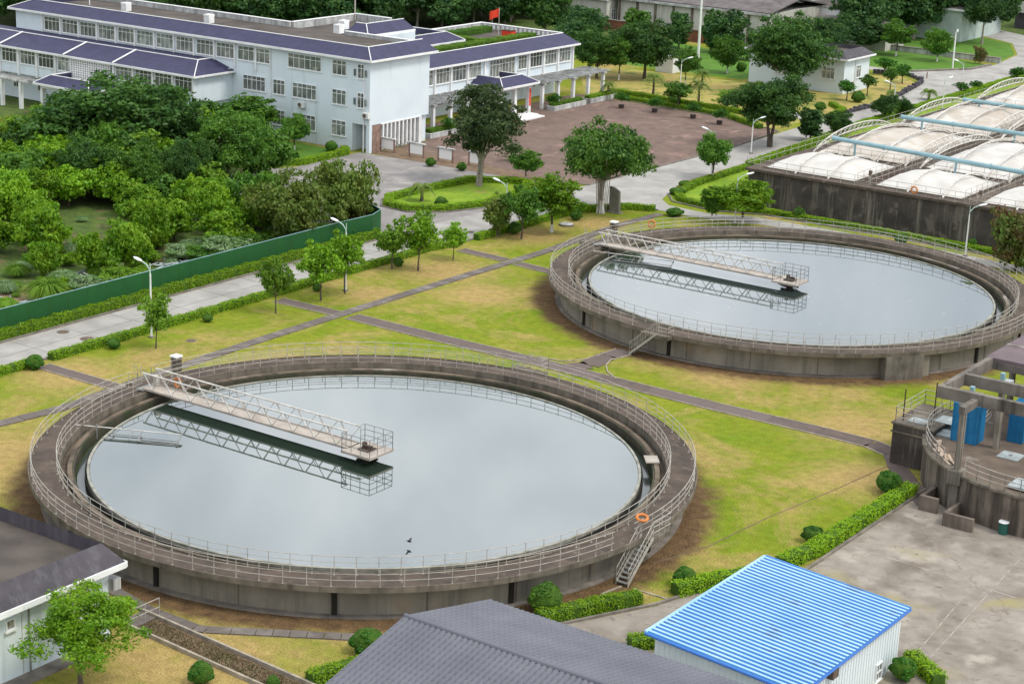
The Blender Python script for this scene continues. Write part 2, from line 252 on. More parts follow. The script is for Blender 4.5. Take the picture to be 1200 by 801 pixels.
# ------------------------------------------------------------------ mesh helpers
class MB:
    def __init__(s): s.v = []; s.f = []; s.mi = []
    def add(s, vs, fs, mi=0):
        n = len(s.v); s.v += [tuple(v) for v in vs]; s.f += [tuple(n + i for i in f) for f in fs]; s.mi += [mi] * len(fs); return s
    def box(s, x0, y0, z0, x1, y1, z1, mi=0):
        if x0 > x1: x0, x1 = x1, x0
        if y0 > y1: y0, y1 = y1, y0
        if z0 > z1: z0, z1 = z1, z0
        v = [(x0, y0, z0), (x1, y0, z0), (x1, y1, z0), (x0, y1, z0), (x0, y0, z1), (x1, y0, z1), (x1, y1, z1), (x0, y1, z1)]
        return s.add(v, [(3, 2, 1, 0), (4, 5, 6, 7), (0, 1, 5, 4), (1, 2, 6, 5), (2, 3, 7, 6), (3, 0, 4, 7)], mi)
    def obox(s, c, ux, hx, hy, z0, z1, mi=0):
        """box centred at c=(x,y), half size hx along unit dir ux=(dx,dy), hy across"""
        d = Vector((ux[0], ux[1])).normalized(); n = Vector((-d.y, d.x)); c = Vector(c[:2])
        p = [c - d * hx - n * hy, c + d * hx - n * hy, c + d * hx + n * hy, c - d * hx + n * hy]
        return s.prism([(q.x, q.y) for q in p], z0, z1, mi)
    def prism(s, poly, z0, z1, mi=0):
        n = len(poly); area = sum(poly[i][0] * poly[(i + 1) % n][1] - poly[(i + 1) % n][0] * poly[i][1] for i in range(n))
        if area < 0: poly = poly[::-1]
        v = [(p[0], p[1], z0) for p in poly] + [(p[0], p[1], z1) for p in poly]
        f = [tuple(range(n - 1, -1, -1)), tuple(range(n, 2 * n))] + [(i, (i + 1) % n, n + (i + 1) % n, n + i) for i in range(n)]
        return s.add(v, f, mi)
    def rod(s, a, b, r, r2=None, seg=6, mi=0, caps=True):
        a = Vector(a); b = Vector(b); d = b - a
        if d.length < 1e-6: return s
        r2 = r if r2 is None else r2
        q = d.to_track_quat('Z', 'Y'); v = []
        for (p, rr) in ((a, r), (b, r2)):
            for i in range(seg):
                t = 2 * math.pi * i / seg; v.append(p + q @ Vector((rr * math.cos(t), rr * math.sin(t), 0)))
        f = [(i, (i + 1) % seg, seg + (i + 1) % seg, seg + i) for i in range(seg)]
        if caps: f += [tuple(range(seg - 1, -1, -1)), tuple(range(seg, 2 * seg))]
        return s.add(v, f, mi)
    def path(s, pts, r, seg=5, closed=False, mi=0, radii=None):
        n = len(pts)
        rings = []
        P = [Vector(p) for p in pts]
        for i in range(n):
            a = P[(i - 1) % n] if (closed or i > 0) else P[i]; b = P[(i + 1) % n] if (closed or i < n - 1) else P[i]
            t = (b - a).normalized()
            up = Vector((0, 0, 1)) if abs(t.z) < 0.9 else Vector((1, 0, 0))
            x = t.cross(up).normalized(); y = x.cross(t)
            rr = radii[i] if radii else r
            rings.append([P[i] + x * rr * math.cos(2 * math.pi * k / seg) + y * rr * math.sin(2 * math.pi * k / seg) for k in range(seg)])
        v = [q for rg in rings for q in rg]; f = []
        for i in range(n if closed else n - 1):
            j = (i + 1) % n
            for k in range(seg):
                l = (k + 1) % seg; f.append((i * seg + k, i * seg + l, j * seg + l, j * seg + k))
        if not closed: f += [tuple(range(seg)), tuple((n - 1) * seg + k for k in range(seg - 1, -1, -1))]
        return s.add(v, f, mi)
    def ring(s, c, r0, r1, z0, z1, n=128, a0=0, a1=360, mi=0):
        """solid ring of rectangular section, r0 < r1"""
        full = abs(a1 - a0) >= 359.9; m = n if full else n + 1
        v = []
        for i in range(m):
            t = R_(a0 + (a1 - a0) * i / n); cx, sy = math.cos(t), math.sin(t)
            v += [(c[0] + r0 * cx, c[1] + r0 * sy, z0), (c[0] + r1 * cx, c[1] + r1 * sy, z0), (c[0] + r1 * cx, c[1] + r1 * sy, z1), (c[0] + r0 * cx, c[1] + r0 * sy, z1)]
        f = []
        for i in range(n):
            a = 4 * i; b = 4 * ((i + 1) % m)
            for k in range(4):
                l = (k + 1) % 4; f.append((a + k, a + l, b + l, b + k))
        if not full: f += [(3, 2, 1, 0), tuple(4 * n + k for k in range(4))]
        return s.add(v, f, mi)
    def disc(s, c, r, z, n=128, mi=0):
        v = [(c[0] + r * math.cos(2 * math.pi * i / n), c[1] + r * math.sin(2 * math.pi * i / n), z) for i in range(n)]
        return s.add(v, [tuple(range(n))], mi)
    def build(s, name, mats, parent=None, smooth=False, kind=None):
        me = bpy.data.meshes.new(name); org = WL.get(parent.name, (0, 0, 0)) if parent else (0, 0, 0)
        me.from_pydata([(v[0] - org[0], v[1] - org[1], v[2] - org[2]) for v in s.v], [], s.f)
        if not isinstance(mats, (list, tuple)): mats = [mats]
        for m in mats: me.materials.append(m)
        if len(mats) > 1: me.polygons.foreach_set('material_index', s.mi)
        if smooth: me.polygons.foreach_set('use_smooth', [True] * len(me.polygons))
        me.update()
        o = bpy.data.objects.new(name, me); COL.objects.link(o)
        if parent: o.parent = parent; WL[o.name] = org
        if kind: o['kind'] = kind
        return o
WL = {}
def thing(name, label, cat, loc=(0, 0, 0), group=None):
    o = bpy.data.objects.new(name, None); COL.objects.link(o); o.empty_display_size = 0.5
    loc = (loc[0], loc[1], loc[2] if len(loc) > 2 else 0.0)
    o.location = loc; o['label'] = label; o['category'] = cat
    if group: o['group'] = group
    WL[o.name] = loc; return o
def tag(o, label, cat, group=None, kind=None):
    if label: o['label'] = label
    if cat: o['category'] = cat
    if group: o['group'] = group
    if kind: o['kind'] = kind
    return o
def inst(me, name, parent, loc=(0, 0, 0), rz=0.0, scale=None):
    o = bpy.data.objects.new(name, me); COL.objects.link(o); o.parent = parent; o.location = loc; o.rotation_euler = (0, 0, rz)
    if scale: o.scale = scale
    return o
def copy_thing(src, loc, rz=0.0, label=None, scale=None):
    c = src.copy(); COL.objects.link(c); c.location = loc; c.rotation_euler = (0, 0, rz)
    if scale: c.scale = scale
    if label: c['label'] = label
    for ch in src.children:
        d = ch.copy(); COL.objects.link(d); d.parent = c
        for g in ch.children:
            e = g.copy(); COL.objects.link(e); e.parent = d
    return c
def np_mesh(name, V, Q, mats, mi=None):
    me = bpy.data.meshes.new(name); nv, nq = len(V), len(Q); k = Q.shape[1]
    me.vertices.add(nv); me.vertices.foreach_set('co', V.astype(np.float32).ravel())
    me.loops.add(nq * k); me.loops.foreach_set('vertex_index', Q.astype(np.int32).ravel())
    me.polygons.add(nq); me.polygons.foreach_set('loop_start', np.arange(0, nq * k, k, dtype=np.int32))
    for m in mats: me.materials.append(m)
    if mi is not None: me.polygons.foreach_set('material_index', mi.astype(np.int32))
    me.update(calc_edges=True); me.validate()
    return me
# ------------------------------------------------------------------ the setting
C1 = (-70.58, 86.47); C2 = (-70.24, 141.32); DZ = 2.05
def lawn_mat():
    m = bpy.data.materials.new('lawn'); m.use_nodes = True; nt = m.node_tree; b = nt.nodes['Principled BSDF']
    b.inputs['Roughness'].default_value = 0.95; b.inputs['Specular IOR Level'].default_value = 0.1
    gp = nt.nodes.new('ShaderNodeNewGeometry')
    def noise(sc, det, lo, hi, ro=0.6, dist=0.0):
        n = nt.nodes.new('ShaderNodeTexNoise'); n.inputs['Scale'].default_value = sc; n.inputs['Detail'].default_value = det; n.inputs['Roughness'].default_value = ro; n.inputs['Distortion'].default_value = dist
        nt.links.new(gp.outputs['Position'], n.inputs['Vector'])
        r = nt.nodes.new('ShaderNodeMapRange'); r.inputs[1].default_value = lo; r.inputs[2].default_value = hi
        nt.links.new(n.outputs['Fac'], r.inputs[0]); return r.outputs[0]
    def mix(f, a, c):
        x = nt.nodes.new('ShaderNodeMix'); x.data_type = 'RGBA'; nt.links.new(f, x.inputs[0])
        for s, i in ((a, 6), (c, 7)):
            if isinstance(s, tuple): x.inputs[i].default_value = (*s, 1)
            else: nt.links.new(s, x.inputs[i])
        return x.outputs[2]
    def math_(op, a, c, cl=False):
        x = nt.nodes.new('ShaderNodeMath'); x.operation = op; x.use_clamp = cl
        for s, i in ((a, 0), (c, 1)):
            if isinstance(s, (int, float)): x.inputs[i].default_value = s
            else: nt.links.new(s, x.inputs[i])
        return x.outputs[0]
    g = mix(noise(0.35, 8, 0.35, 0.65), (0.165, 0.22, 0.013), (0.235, 0.26, 0.022))
    g = mix(noise(0.25, 8, 0.50, 0.66, 0.7), g, (0.15, 0.23, 0.012))
    g = mix(noise(3.2, 8, 0.45, 0.75, 0.7), g, (0.11, 0.17, 0.010))
    dry = math_('MULTIPLY', noise(0.12, 9, 0.47, 0.62, 0.72, 0.6), 0.85)
    for (sx, sy, sr) in [(*at(520, 318), 6), (*at(440, 345), 4), (*at(85, 440), 5), (*at(15, 540), 9), (*at(220, 775), 8), (*at(420, 725), 5), (*at(620, 275), 5), (*at(850, 440), 5), (*at(560, 345), 5), (*at(1000, 500), 5), (*at(330, 430), 5), (*at(700, 262), 4), (*at(1010, 560), 4)]:
        v = nt.nodes.new('ShaderNodeVectorMath'); v.operation = 'DISTANCE'; nt.links.new(gp.outputs['Position'], v.inputs[0]); v.inputs[1].default_value = (sx, sy, 0)
        r = nt.nodes.new('ShaderNodeMapRange'); r.inputs[1].default_value = sr * 1.6; r.inputs[2].default_value = sr * .3; nt.links.new(v.outputs['Value'], r.inputs[0])
        if sx == at(520, 318)[0]: spots = r.outputs[0]
        else: spots = math_('MAXIMUM', spots, r.outputs[0])
    dry = math_('MAXIMUM', dry, math_('SUBTRACT', math_('MULTIPLY', spots, 1.5), noise(0.7, 9, 0.25, 0.75, 0.72), True))
    g = mix(dry, g, (0.37, 0.265, 0.10))
    g = mix(math_('MULTIPLY', noise(0.9, 8, 0.50, 0.74, 0.7), 0.35), g, (0.30, 0.21, 0.06))
    # bare worn soil round the foot of the two tanks
    soil = None
    for c in (C1, C2):
        v = nt.nodes.new('ShaderNodeVectorMath'); v.operation = 'DISTANCE'; nt.links.new(gp.outputs['Position'], v.inputs[0]); v.inputs[1].default_value = (c[0], c[1], 0)
        r = nt.nodes.new('ShaderNodeMapRange'); r.inputs[1].default_value = 23.0; r.inputs[2].default_value = 19.2
        nt.links.new(v.outputs['Value'], r.inputs[0])
        s = r.outputs[0]; soil = s if soil is None else math_('MAXIMUM', soil, s)
    n = noise(0.5, 8, 0.2, 0.8, 0.65)
    fac = math_('SUBTRACT', math_('MULTIPLY', soil, 1.9), n); fac = math_('MULTIPLY', fac, 1.6, True)
    g = mix(fac, g, mix(noise(1.3, 7, 0.3, 0.7), (0.10, 0.062, 0.034), (0.185, 0.115, 0.055)))
    # fine blades: light and dark grain of the turf itself
    vv = nt.nodes.new('ShaderNodeHueSaturation'); nt.links.new(g, vv.inputs['Color'])
    f1 = noise(9.0, 10, 0.30, 0.70, 0.8); f2 = noise(1.6, 8, 0.30, 0.70, 0.7)
    vv_v = math_('ADD', math_('MULTIPLY', f1, 0.95), math_('ADD', math_('MULTIPLY', f2, 0.5), 0.25)); nt.links.new(vv_v, vv.inputs['Value'])
    nt.links.new(vv.outputs[0], b.inputs['Base Color'])
    bn = nt.nodes.new('ShaderNodeTexNoise'); bn.inputs['Scale'].default_value = 7; bn.inputs['Detail'].default_value = 5
    nt.links.new(gp.outputs['Position'], bn.inputs['Vector'])
    bp = nt.nodes.new('ShaderNodeBump'); bp.inputs['Strength'].default_value = 1.0; bp.inputs['Distance'].default_value = 0.15
    nt.links.new(bn.outputs['Fac'], bp.inputs['Height']); nt.links.new(bp.outputs[0], b.inputs['Normal'])
    return m
M['lawn'] = lawn_mat()
M['lush'] = mat('lush_lawn', (0.14, 0.25, 0.012), 0.95, (0.22, 0.31, 0.016), 0.5, 8, bump=0.5, bscale=7, patch=[((0.24, 0.20, 0.05), 0.3, 0.58, 0.72), ((0.10, 0.18, 0.012), 1.5, 0.52, 0.72)])
M['green'] = mat('green_lawn', (0.06, 0.15, 0.014), 0.95, (0.09, 0.19, 0.016), 0.4, 8, bump=0.5, bscale=7)
M['tan'] = mat('dry_lawn', (0.30, 0.28, 0.06), 0.95, (0.36, 0.26, 0.09), 0.3, 8, bump=0.5, bscale=7, patch=[((0.14, 0.17, 0.03), 0.35, 0.5, 0.65)])
M['orchground'] = mat('orchard_ground', (0.055, 0.10, 0.018), 1.0, (0.10, 0.145, 0.025), 0.9, 10, bump=1.0, bscale=6, patch=[((0.16, 0.11, 0.06), 0.35, 0.55, 0.68), ((0.03, 0.05, 0.012), 1.8, 0.5, 0.7)])
def sheet(name, poly, z, m):
    return MB().add([(p[0], p[1], z) for p in poly], [tuple(range(len(poly)))]).build(name, m, kind='structure')
def ccw(p):
    a = sum(p[i][0] * p[(i + 1) % len(p)][1] - p[(i + 1) % len(p)][0] * p[i][1] for i in range(len(p)))
    return p if a > 0 else p[::-1]
g = MB(); N = 24                                            # ground: one big sheet
g.add([(-1700 + 3400 * i / N, -600 + 3000 * j / N, 0) for j in range(N + 1) for i in range(N + 1)],
      [(j * (N + 1) + i, j * (N + 1) + i + 1, (j + 1) * (N + 1) + i + 1, (j + 1) * (N + 1) + i) for j in range(N) for i in range(N)])
g.build('ground', M['lawn'], kind='structure')
sheet('orchard_ground', ccw([(-111.2, 40), (-111.2, 137.5), (-116, 139), (-136, 139), (-139, 151), (-152, 165), (-240, 165), (-240, 40)]), 0.004, M['orchground'])
sheet('forest_ground', ccw([(-600, 150), (-205, 165), (-205, 192), (-162, 194), (-162, 226), (-158, 262), (-165, 300), (-140, 330), (-116, 322), (-80, 330), (-40, 600), (-600, 700)]), 0.004, M['orchground'])
road = [(-109.7, 40), (-109.7, 136), (-110.3, 140), (-109.6, 150), (-109.0, 170), (-108.4, 200), (-109.4, 232), (-110.5, 252), (-113, 266), (-119, 270.5), (-150, 272), (-150, 275.5), (-119, 273.5), (-113.5, 283), (-112.3, 291), (-114, 305), (-120, 318), (-150, 338),
        (-145, 344), (-116, 326), (-108, 310), (-104.8, 290), (-104.8, 270), (-104.6, 247), (-104.2, 226), (-102.8, 200), (-102.4, 178), (-99.6, 169.5), (-97.6, 167.6), (-93, 167.2), (-88, 169.2), (-75, 169.6), (-58, 168.6), (-58, 166.4), (-75, 167.2), (-87, 166.6), (-93, 164.8), (-97.2, 164.9), (-100.2, 163.2), (-102.7, 159.2), (-103.4, 154), (-103.6, 140), (-104.4, 136), (-104.4, 40)]
sheet('road', ccw(road), 0.016, M['road'])
sheet('courtyard', ccw([(-109.5, 136.8), (-136, 136.8), (-139, 151), (-137, 155), (-137.4, 166.2), (-109, 168.4), (-106, 160), (-106, 140)]), 0.012, M['court'])
sheet('brick_plaza', ccw([(-136.2, 168.4), (-126, 168.0), (-109.2, 170), (-108.6, 200), (-109.6, 213.4), (-119, 217), (-142.7, 218.5), (-142.7, 178), (-136.4, 177.5)]), 0.020, M['brickp'])
sheet('planting_bed', ccw([(-136.1, 166.6), (-112, 167.3), (-111.5, 169.5), (-136.1, 171.6)]), 0.026, M['soil'])
sheet('yard', ccw([(-43.3, 110), (-43.3, 92), (-46.6, 85.5), (-47.4, 82.6), (-50.3, 76.6), (-51.5, 70), (-51.5, 40), (60, 40), (60, 110)]), 0.008, M['yard'])
# lawns that are greener or drier than the tank field
isl = [(-120.2, 149.0), (-120.3, 154.2), (-119.6, 162.8), (-116, 165.6), (-112.9, 165.8), (-110.6, 160.5), (-110.5, 153), (-112.2, 148.8), (-115.0, 146.4), (-118.3, 146.6)]
sheet('island_lawn', ccw(isl), 0.022, M['lush'])
isl2 = [(-98.2, 169.4), (-100.2, 172), (-101.4, 178), (-101.6, 194), (-93.4, 194), (-93.4, 174.2), (-58, 174.2), (-58, 170.4), (-75, 171.0), (-88, 170.8), (-93, 168.6)]
sheet('basin_lawn', ccw(isl2), 0.024, M['lush'])
sheet('office_lawn', ccw([(-151.5, 165.3), (-139.3, 165.3), (-137.7, 164.6), (-137.0, 156.4), (-139.5, 152.2), (-151, 152)]), 0.014, M['green'])
sheet('roadside_lawn', ccw([(-111, 214), (-120, 218), (-142, 219.5), (-151, 232), (-149, 243), (-128, 245.5), (-127, 262), (-118, 268.5), (-113, 263.5), (-110.8, 251), (-109.8, 233)]), 0.006, M['tan'])
sheet('verge_lawn', ccw([(-118.4, 274), (-112.8, 284), (-112.8, 290), (-121, 293), (-150, 293), (-150, 276)]), 0.007, M['green'])
sheet('verge_lawn', ccw([(-104.2, 226), (-103.8, 247), (-104.2, 270), (-104.2, 300), (-93.6, 300), (-93.6, 190), (-101.6, 190)]), 0.009, M['lush'])
sheet('verge_lawn', ccw([(-165, 246), (-133, 247), (-128, 262), (-128, 270), (-150, 270), (-165, 275)]), 0.010, M['green'])
sheet('verge_lawn', ccw([(-160, 294), (-113, 294), (-114.5, 305), (-120, 317), (-150, 336)]), 0.010, M['green'])
# side road behind the palms
sheet('side_road', ccw([(-109.2, 222.5), (-118, 226), (-124.5, 229.5), (-127.5, 240), (-124.2, 241), (-121, 232), (-117, 229), (-109.5, 227)]), 0.028, M['road'])
# kerbs
def kerb(name, pts, w=0.16, h=0.13, closed=False, m=None, z=0.0):
    b = MB(); n = len(pts)
    for i in range(n if closed else n - 1):
        a = Vector(pts[i][:2]); c = Vector(pts[(i + 1) % n][:2]); d = c - a
        b.obox(((a.x + c.x) / 2, (a.y + c.y) / 2), d, d.length / 2 - 0.003, w / 2, z, z + h)
    return b.build(name, m or M['kerb'], kind='structure')
kerb('road_kerb', [(-104.3, 40), (-104.3, 136), (-103.5, 140), (-103.3, 154), (-102.6, 159.2), (-100.1, 163.1), (-97.2, 164.8)])
kerb('road_kerb', [(-109.85, 40), (-109.85, 136)])
kerb('island_kerb', isl, closed=True)
kerb('basin_kerb', [(-93, 168.4), (-98.2, 169.3), (-100.3, 172), (-101.5, 178), (-101.8, 192), (-104.0, 226), (-104.4, 247), (-104.6, 300)])
kerb('basin_kerb', [(-93, 168.4), (-88, 170.6), (-75, 170.8), (-58, 170.2)])
kerb('plaza_kerb', [(-112, 168.3), (-108.95, 170), (-108.3, 200), (-109.3, 213.6), (-119, 217.2), (-140, 218.8)])
kerb('yard_kerb', [(-43.4, 110), (-43.4, 92), (-46.7, 85.5), (-47.5, 82.7), (-50.4, 76.6), (-51.6, 70)])
kerb('verge_kerb', [(-118.6, 273.8), (-113.1, 283.2), (-112.6, 290)], w=0.5, h=0.25)

# paths
def strip(name, pts, w, m, z, slabs=None, edge=None):
    """path along pts; slabs = length of one slab (each laid as its own face with a gap), edge = kerb material"""
    b = MB(); P = [Vector(p[:2]) for p in pts]
    for i in range(len(P) - 1):
        a, c = P[i], P[i + 1]; d = (c - a); L = d.length; d.normalize(); nrm = Vector((-d.y, d.x))
        k = max(1, int(L / slabs)) if slabs else 1
        for j in range(k):
            s0 = a + d * (L * j / k + (0.02 if slabs else 0)); s1 = a + d * (L * (j + 1) / k - (0.02 if slabs else 0))
            h = z + (rnd.uniform(-.006, .012) if slabs else 0)
            q = [s0 - nrm * w / 2, s1 - nrm * w / 2, s1 + nrm * w / 2, s0 + nrm * w / 2]
            b.prism([(v.x, v.y) for v in q], 0.0 if slabs else z - 0.02, h)
    o = b.build(name, m, kind='structure')
    if edge:
        for sgn in (-1, 1):
            e = []
            for i, p in enumerate(P):
                d = (P[min(i + 1, len(P) - 1)] - P[max(i - 1, 0)]).normalized(); nn = Vector((-d.y, d.x)); q = p + nn * sgn * (w / 2 + 0.05); e.append((q.x, q.y))
            kerb(name + '_edge', e, w=0.09, h=z + 0.03, m=edge)
    return o
pA0 = at(-10, 499); pA1 = at(75, 478); pA2 = at(160, 447); pA3 = at(300, 400); pA4 = at(404, 367); pA5 = at(556, 320); pA6 = at(642, 294); pA7 = at(722, 265); pA8 = at(774, 251)
strip('slab_path', [pA0, pA1, pA2, pA3, pA4, pA5, pA6, pA7, pA8], 1.0, M['slab'], 0.07, slabs=1.0)
strip('brick_path', [at(50, 429), at(112, 447), at(140, 455)], 1.1, M['paver'], 0.045, edge=M['pathedge'])
strip('brick_path', [at(326, 352), at(397, 368)], 1.2, M['paver'], 0.045, edge=M['pathedge'])
strip('brick_path', [at(412, 371), at(500, 393), at(600, 417), at(640, 427), at(700, 442), at(760, 457), at(840, 477), at(900, 491), at(960, 505), at(1020, 520), at(1046, 531)], 1.5, M['paver'], 0.045, edge=M['pathedge'])
strip('brick_path', [at(660, 431), at(690, 428), at(712, 417), at(736, 412)], 1.7, M['paver'], 0.052)
kerb('path_edge', [at(630, 419), at(660, 423.5), at(682, 422), at(700, 417), at(722, 409)], w=0.09, h=0.08, m=M['pathedge'])
kerb('path_edge', [at(740, 416), at(716, 422), at(710, 428), at(712, 436), at(722, 444)], w=0.09, h=0.08, m=M['pathedge'])
strip('brick_path', [at(540, 293), at(592, 305)], 1.1, M['paver'], 0.045, edge=M['pathedge'])
strip('brick_path', [at(606, 309), at(655, 321)], 1.1, M['paver'], 0.045, edge=M['pathedge'])
strip('slab_path', [at(130, 690), at(172, 714), at(228, 736), at(242, 738), at(300, 741), at(420, 747), at(470, 756)], 0.75, M['slab'], 0.07, slabs=0.85)
strip('slab_path', [at(1046, 531), at(1052, 548), at(1086, 592)], 1.3, M['paver'], 0.04)
# planted trench with concrete edges, bottom left
t0, t1, t2, t3 = at(168, 722), at(345, 797), at(350, 830), at(160, 740)
def lerp(a, b, t): return (a[0] + (b[0] - a[0]) * t, a[1] + (b[1] - a[1]) * t)
tr_a = [(-67.6, 64.7), (-55.0, 63.9)]; tr_b = [(-67.6, 63.0), (-55.0, 62.2)]
sheet('trench_bed', ccw(tr_a + tr_b[::-1]), 0.012, M['soil'])
for e in (tr_a, tr_b): kerb('trench_edge', e, w=0.14, h=0.22, m=M['pathedge'])
# yard and road joints, thin strips of filler
for a, b_ in ((at(1090, 770), at(1195, 655)), (at(1000, 640), at(1190, 700)), (at(1068, 772), at(1128, 700))):
    d = Vector(b_) - Vector(a)
    MB().obox(lerp(a, b_, .5), d, d.length / 2, 0.025, 0.006, 0.0125).build('joint_line', M['joint'], kind='structure')
for k in range(16):
    y = 62 + k * 5.0
    MB().box(-109.6, y, 0.012, -104.5, y + 0.03, 0.0195).build('joint_line', M['darkjoint'], kind='structure')
MB().box(-107.03, 45, 0.012, -107.0, 136, 0.0198).build('joint_line', M['darkjoint'], kind='structure')
for c in ((0.75, 103.2), ):
    pass
# hose / shallow gutter line across the lawn
kerb('gutter_line', [at(765, 660), at(830, 640), at(900, 606), at(975, 575), at(1046, 543)], w=0.07, h=0.02, m=M['soil'])
kerb('stair_apron', [at(728, 687), at(705, 696), at(730, 705)], w=0.12, h=0.06, m=M['pathedge'])
kerb('stair_apron', [at(742, 690), at(786, 703)], w=0.12, h=0.06, m=M['pathedge'])

# ------------------------------------------------------------------ settling tanks
def water_mat(name, base=(0.02, 0.034, 0.024), ior=3.75, rough=0.03, murk=None):
    m = bpy.data.materials.new(name); m.use_nodes = True; nt = m.node_tree; b = nt.nodes['Principled BSDF']
    b.inputs['Base Color'].default_value = (*base, 1); b.inputs['Roughness'].default_value = rough; b.inputs['IOR'].default_value = ior; b.inputs['Specular Tint'].default_value = (0.93, 0.97, 1.0, 1)
    gp = nt.nodes.new('ShaderNodeNewGeometry')
    n = nt.nodes.new('ShaderNodeTexNoise'); n.inputs['Scale'].default_value = 1.4; n.inputs['Detail'].default_value = 3
    nt.links.new(gp.outputs['Position'], n.inputs['Vector'])
    bp = nt.nodes.new('ShaderNodeBump'); bp.inputs['Strength'].default_value = 0.05; bp.inputs['Distance'].default_value = 0.02
    nt.links.new(n.outputs['Fac'], bp.inputs['Height']); nt.links.new(bp.outputs[0], b.inputs['Normal'])
    if murk:                                                # pale scum flecks floating on the surface
        n2 = nt.nodes.new('ShaderNodeTexNoise'); n2.inputs['Scale'].default_value = 1.6; n2.inputs['Detail'].default_value = 6; n2.inputs['Roughness'].default_value = 0.65
        nt.links.new(gp.outputs['Position'], n2.inputs['Vector'])
        r = nt.nodes.new('ShaderNodeMapRange'); r.inputs[1].default_value = 0.64; r.inputs[2].default_value = 0.74; r.inputs[4].default_value = murk
        nt.links.new(n2.outputs['Fac'], r.inputs[0])
        x = nt.nodes.new('ShaderNodeMix'); x.data_type = 'RGBA'; x.inputs[6].default_value = (*base, 1); x.inputs[7].default_value = (0.5, 0.52, 0.5, 1)
        nt.links.new(r.outputs[0], x.inputs[0]); nt.links.new(x.outputs[2], b.inputs['Base Color'])
    return m
M['water'] = water_mat('water'); M['water2'] = water_mat('flecked_water', (0.03, 0.042, 0.038), 3.7, 0.04, 0.5)
M['launder'] = water_mat('launder_water', (0.05, 0.06, 0.055), 1.6, 0.12, 0.25)
def ring_rails(c, Rr, z0, parent, name, gaps=(), hs=(0.36, 0.70, 1.03), npost=100, r=0.020, label=None):
    """railing: three hoops and its posts, broken by gaps (deg from, to)"""
    spans = []; cur = 0.0
    gs = sorted(gaps)
    if not gs: spans = [(0, 360)]
    else:
        for i, (a, b) in enumerate(gs):
            nx = gs[(i + 1) % len(gs)][0] + (360 if i == len(gs) - 1 else 0); spans.append((b, nx))
    b = MB()
    for (a0, a1) in spans:
        full = abs(a1 - a0) >= 359.9
        n = max(3, int((a1 - a0) / 360 * 150))
        for h in hs:
            pts = [(c[0] + Rr * math.cos(R_(a0 + (a1 - a0) * i / n)), c[1] + Rr * math.sin(R_(a0 + (a1 - a0) * i / n)), z0 + h) for i in range(n if full else n + 1)]
            b.path(pts, r if h == max(hs) else r * 0.85, seg=5, closed=full)
    o = b.build(name, M['galv'], parent)
    if label: o['label'] = label
    pm = MB().rod((0, 0, 0), (0, 0, hs[-1]), 0.022, seg=5).box(-0.05, -0.05, 0, 0.05, 0.05, 0.015); po = pm.build('post', M['galv'], None)
    me = po.data; bpy.data.objects.remove(po)
    for i in range(npost):
        a = 360 * (i + 0.5) / npost
        if any((x <= a <= y) or (x <= a - 360 <= y) or (x <= a + 360 <= y) for x, y in gs): continue
        inst(me, 'post', o, (c[0] + Rr * math.cos(R_(a)) - WL[o.name][0], c[1] + Rr * math.sin(R_(a)) - WL[o.name][1], z0 - WL[o.name][2]), R_(a))
    return o
def line_rails(pts, parent, name, hs=(0.36, 0.70, 1.03), step=1.2, r=0.022, m='galv', posts=True):
    b = MB()
    for h in hs: b.path([(p[0], p[1], p[2] + h) for p in pts], r, seg=5)
    if posts:
        for i in range(len(pts) - 1):
            a, c = Vector(pts[i]), Vector(pts[i + 1]); k = max(1, round((c - a).length / step))
            for j in range(k + 1):
                p = a.lerp(c, j / k); b.rod(p, p + Vector((0, 0, hs[-1])), r * 0.95, seg=5)
    return b.build(name, M[m], parent)
def stairs(parent, top, direction, run, rise, width, n=10, m='galv', mid=None):
    """straight steel stair from top=(x,y,z) going down along direction"""
    d = Vector((direction[0], direction[1])).normalized(); w = Vector((-d.y, d.x)); T = Vector(top)
    st = MB()
    for s in (-1, 1):
        a = T + Vector((w.x * s * width / 2, w.y * s * width / 2, -0.05)); b = a + Vector((d.x * run, d.y * run, -rise + 0.06))
        nrm = Vector((w.x, w.y, 0)) * 0.03; up = Vector((0, 0, 0.2))
        st.add([a - nrm, b - nrm, b - nrm + up, a - nrm + up, a + nrm, b + nrm, b + nrm + up, a + nrm + up], [(0, 1, 2, 3), (7, 6, 5, 4), (0, 4, 5, 1), (1, 5, 6, 2), (2, 6, 7, 3), (3, 7, 4, 0)])
    o = st.build('staircase', M[m], parent)
    for k in range(n):
        f = (k + 0.6) / n; c = T + Vector((d.x * run * f, d.y * run * f, -rise * (k + 1) / (n + 1)))
        MB().obox((c.x, c.y), d, 0.12, width / 2 - 0.03, c.z - 0.02, c.z + 0.02).build('tread', M['galvdark'], o)
    for s in (-1, 1):
        a = T + Vector((w.x * s * width / 2, w.y * s * width / 2, 0.0)); b = a + Vector((d.x * run, d.y * run, -rise))
        hb = MB(); U = Vector((0, 0, 1))
        hb.path([a + U * 1.05, b + U * 1.0, b + U * 0.02], 0.025); hb.path([a + U * 0.55, b + U * 0.5], 0.02)
        for k in range(11): p = a.lerp(b, k / 10); hb.rod(p + U * 0.1, p + U * 1.0, 0.014, seg=4)
        hb.build('handrail', M['galv'], o)
    return o
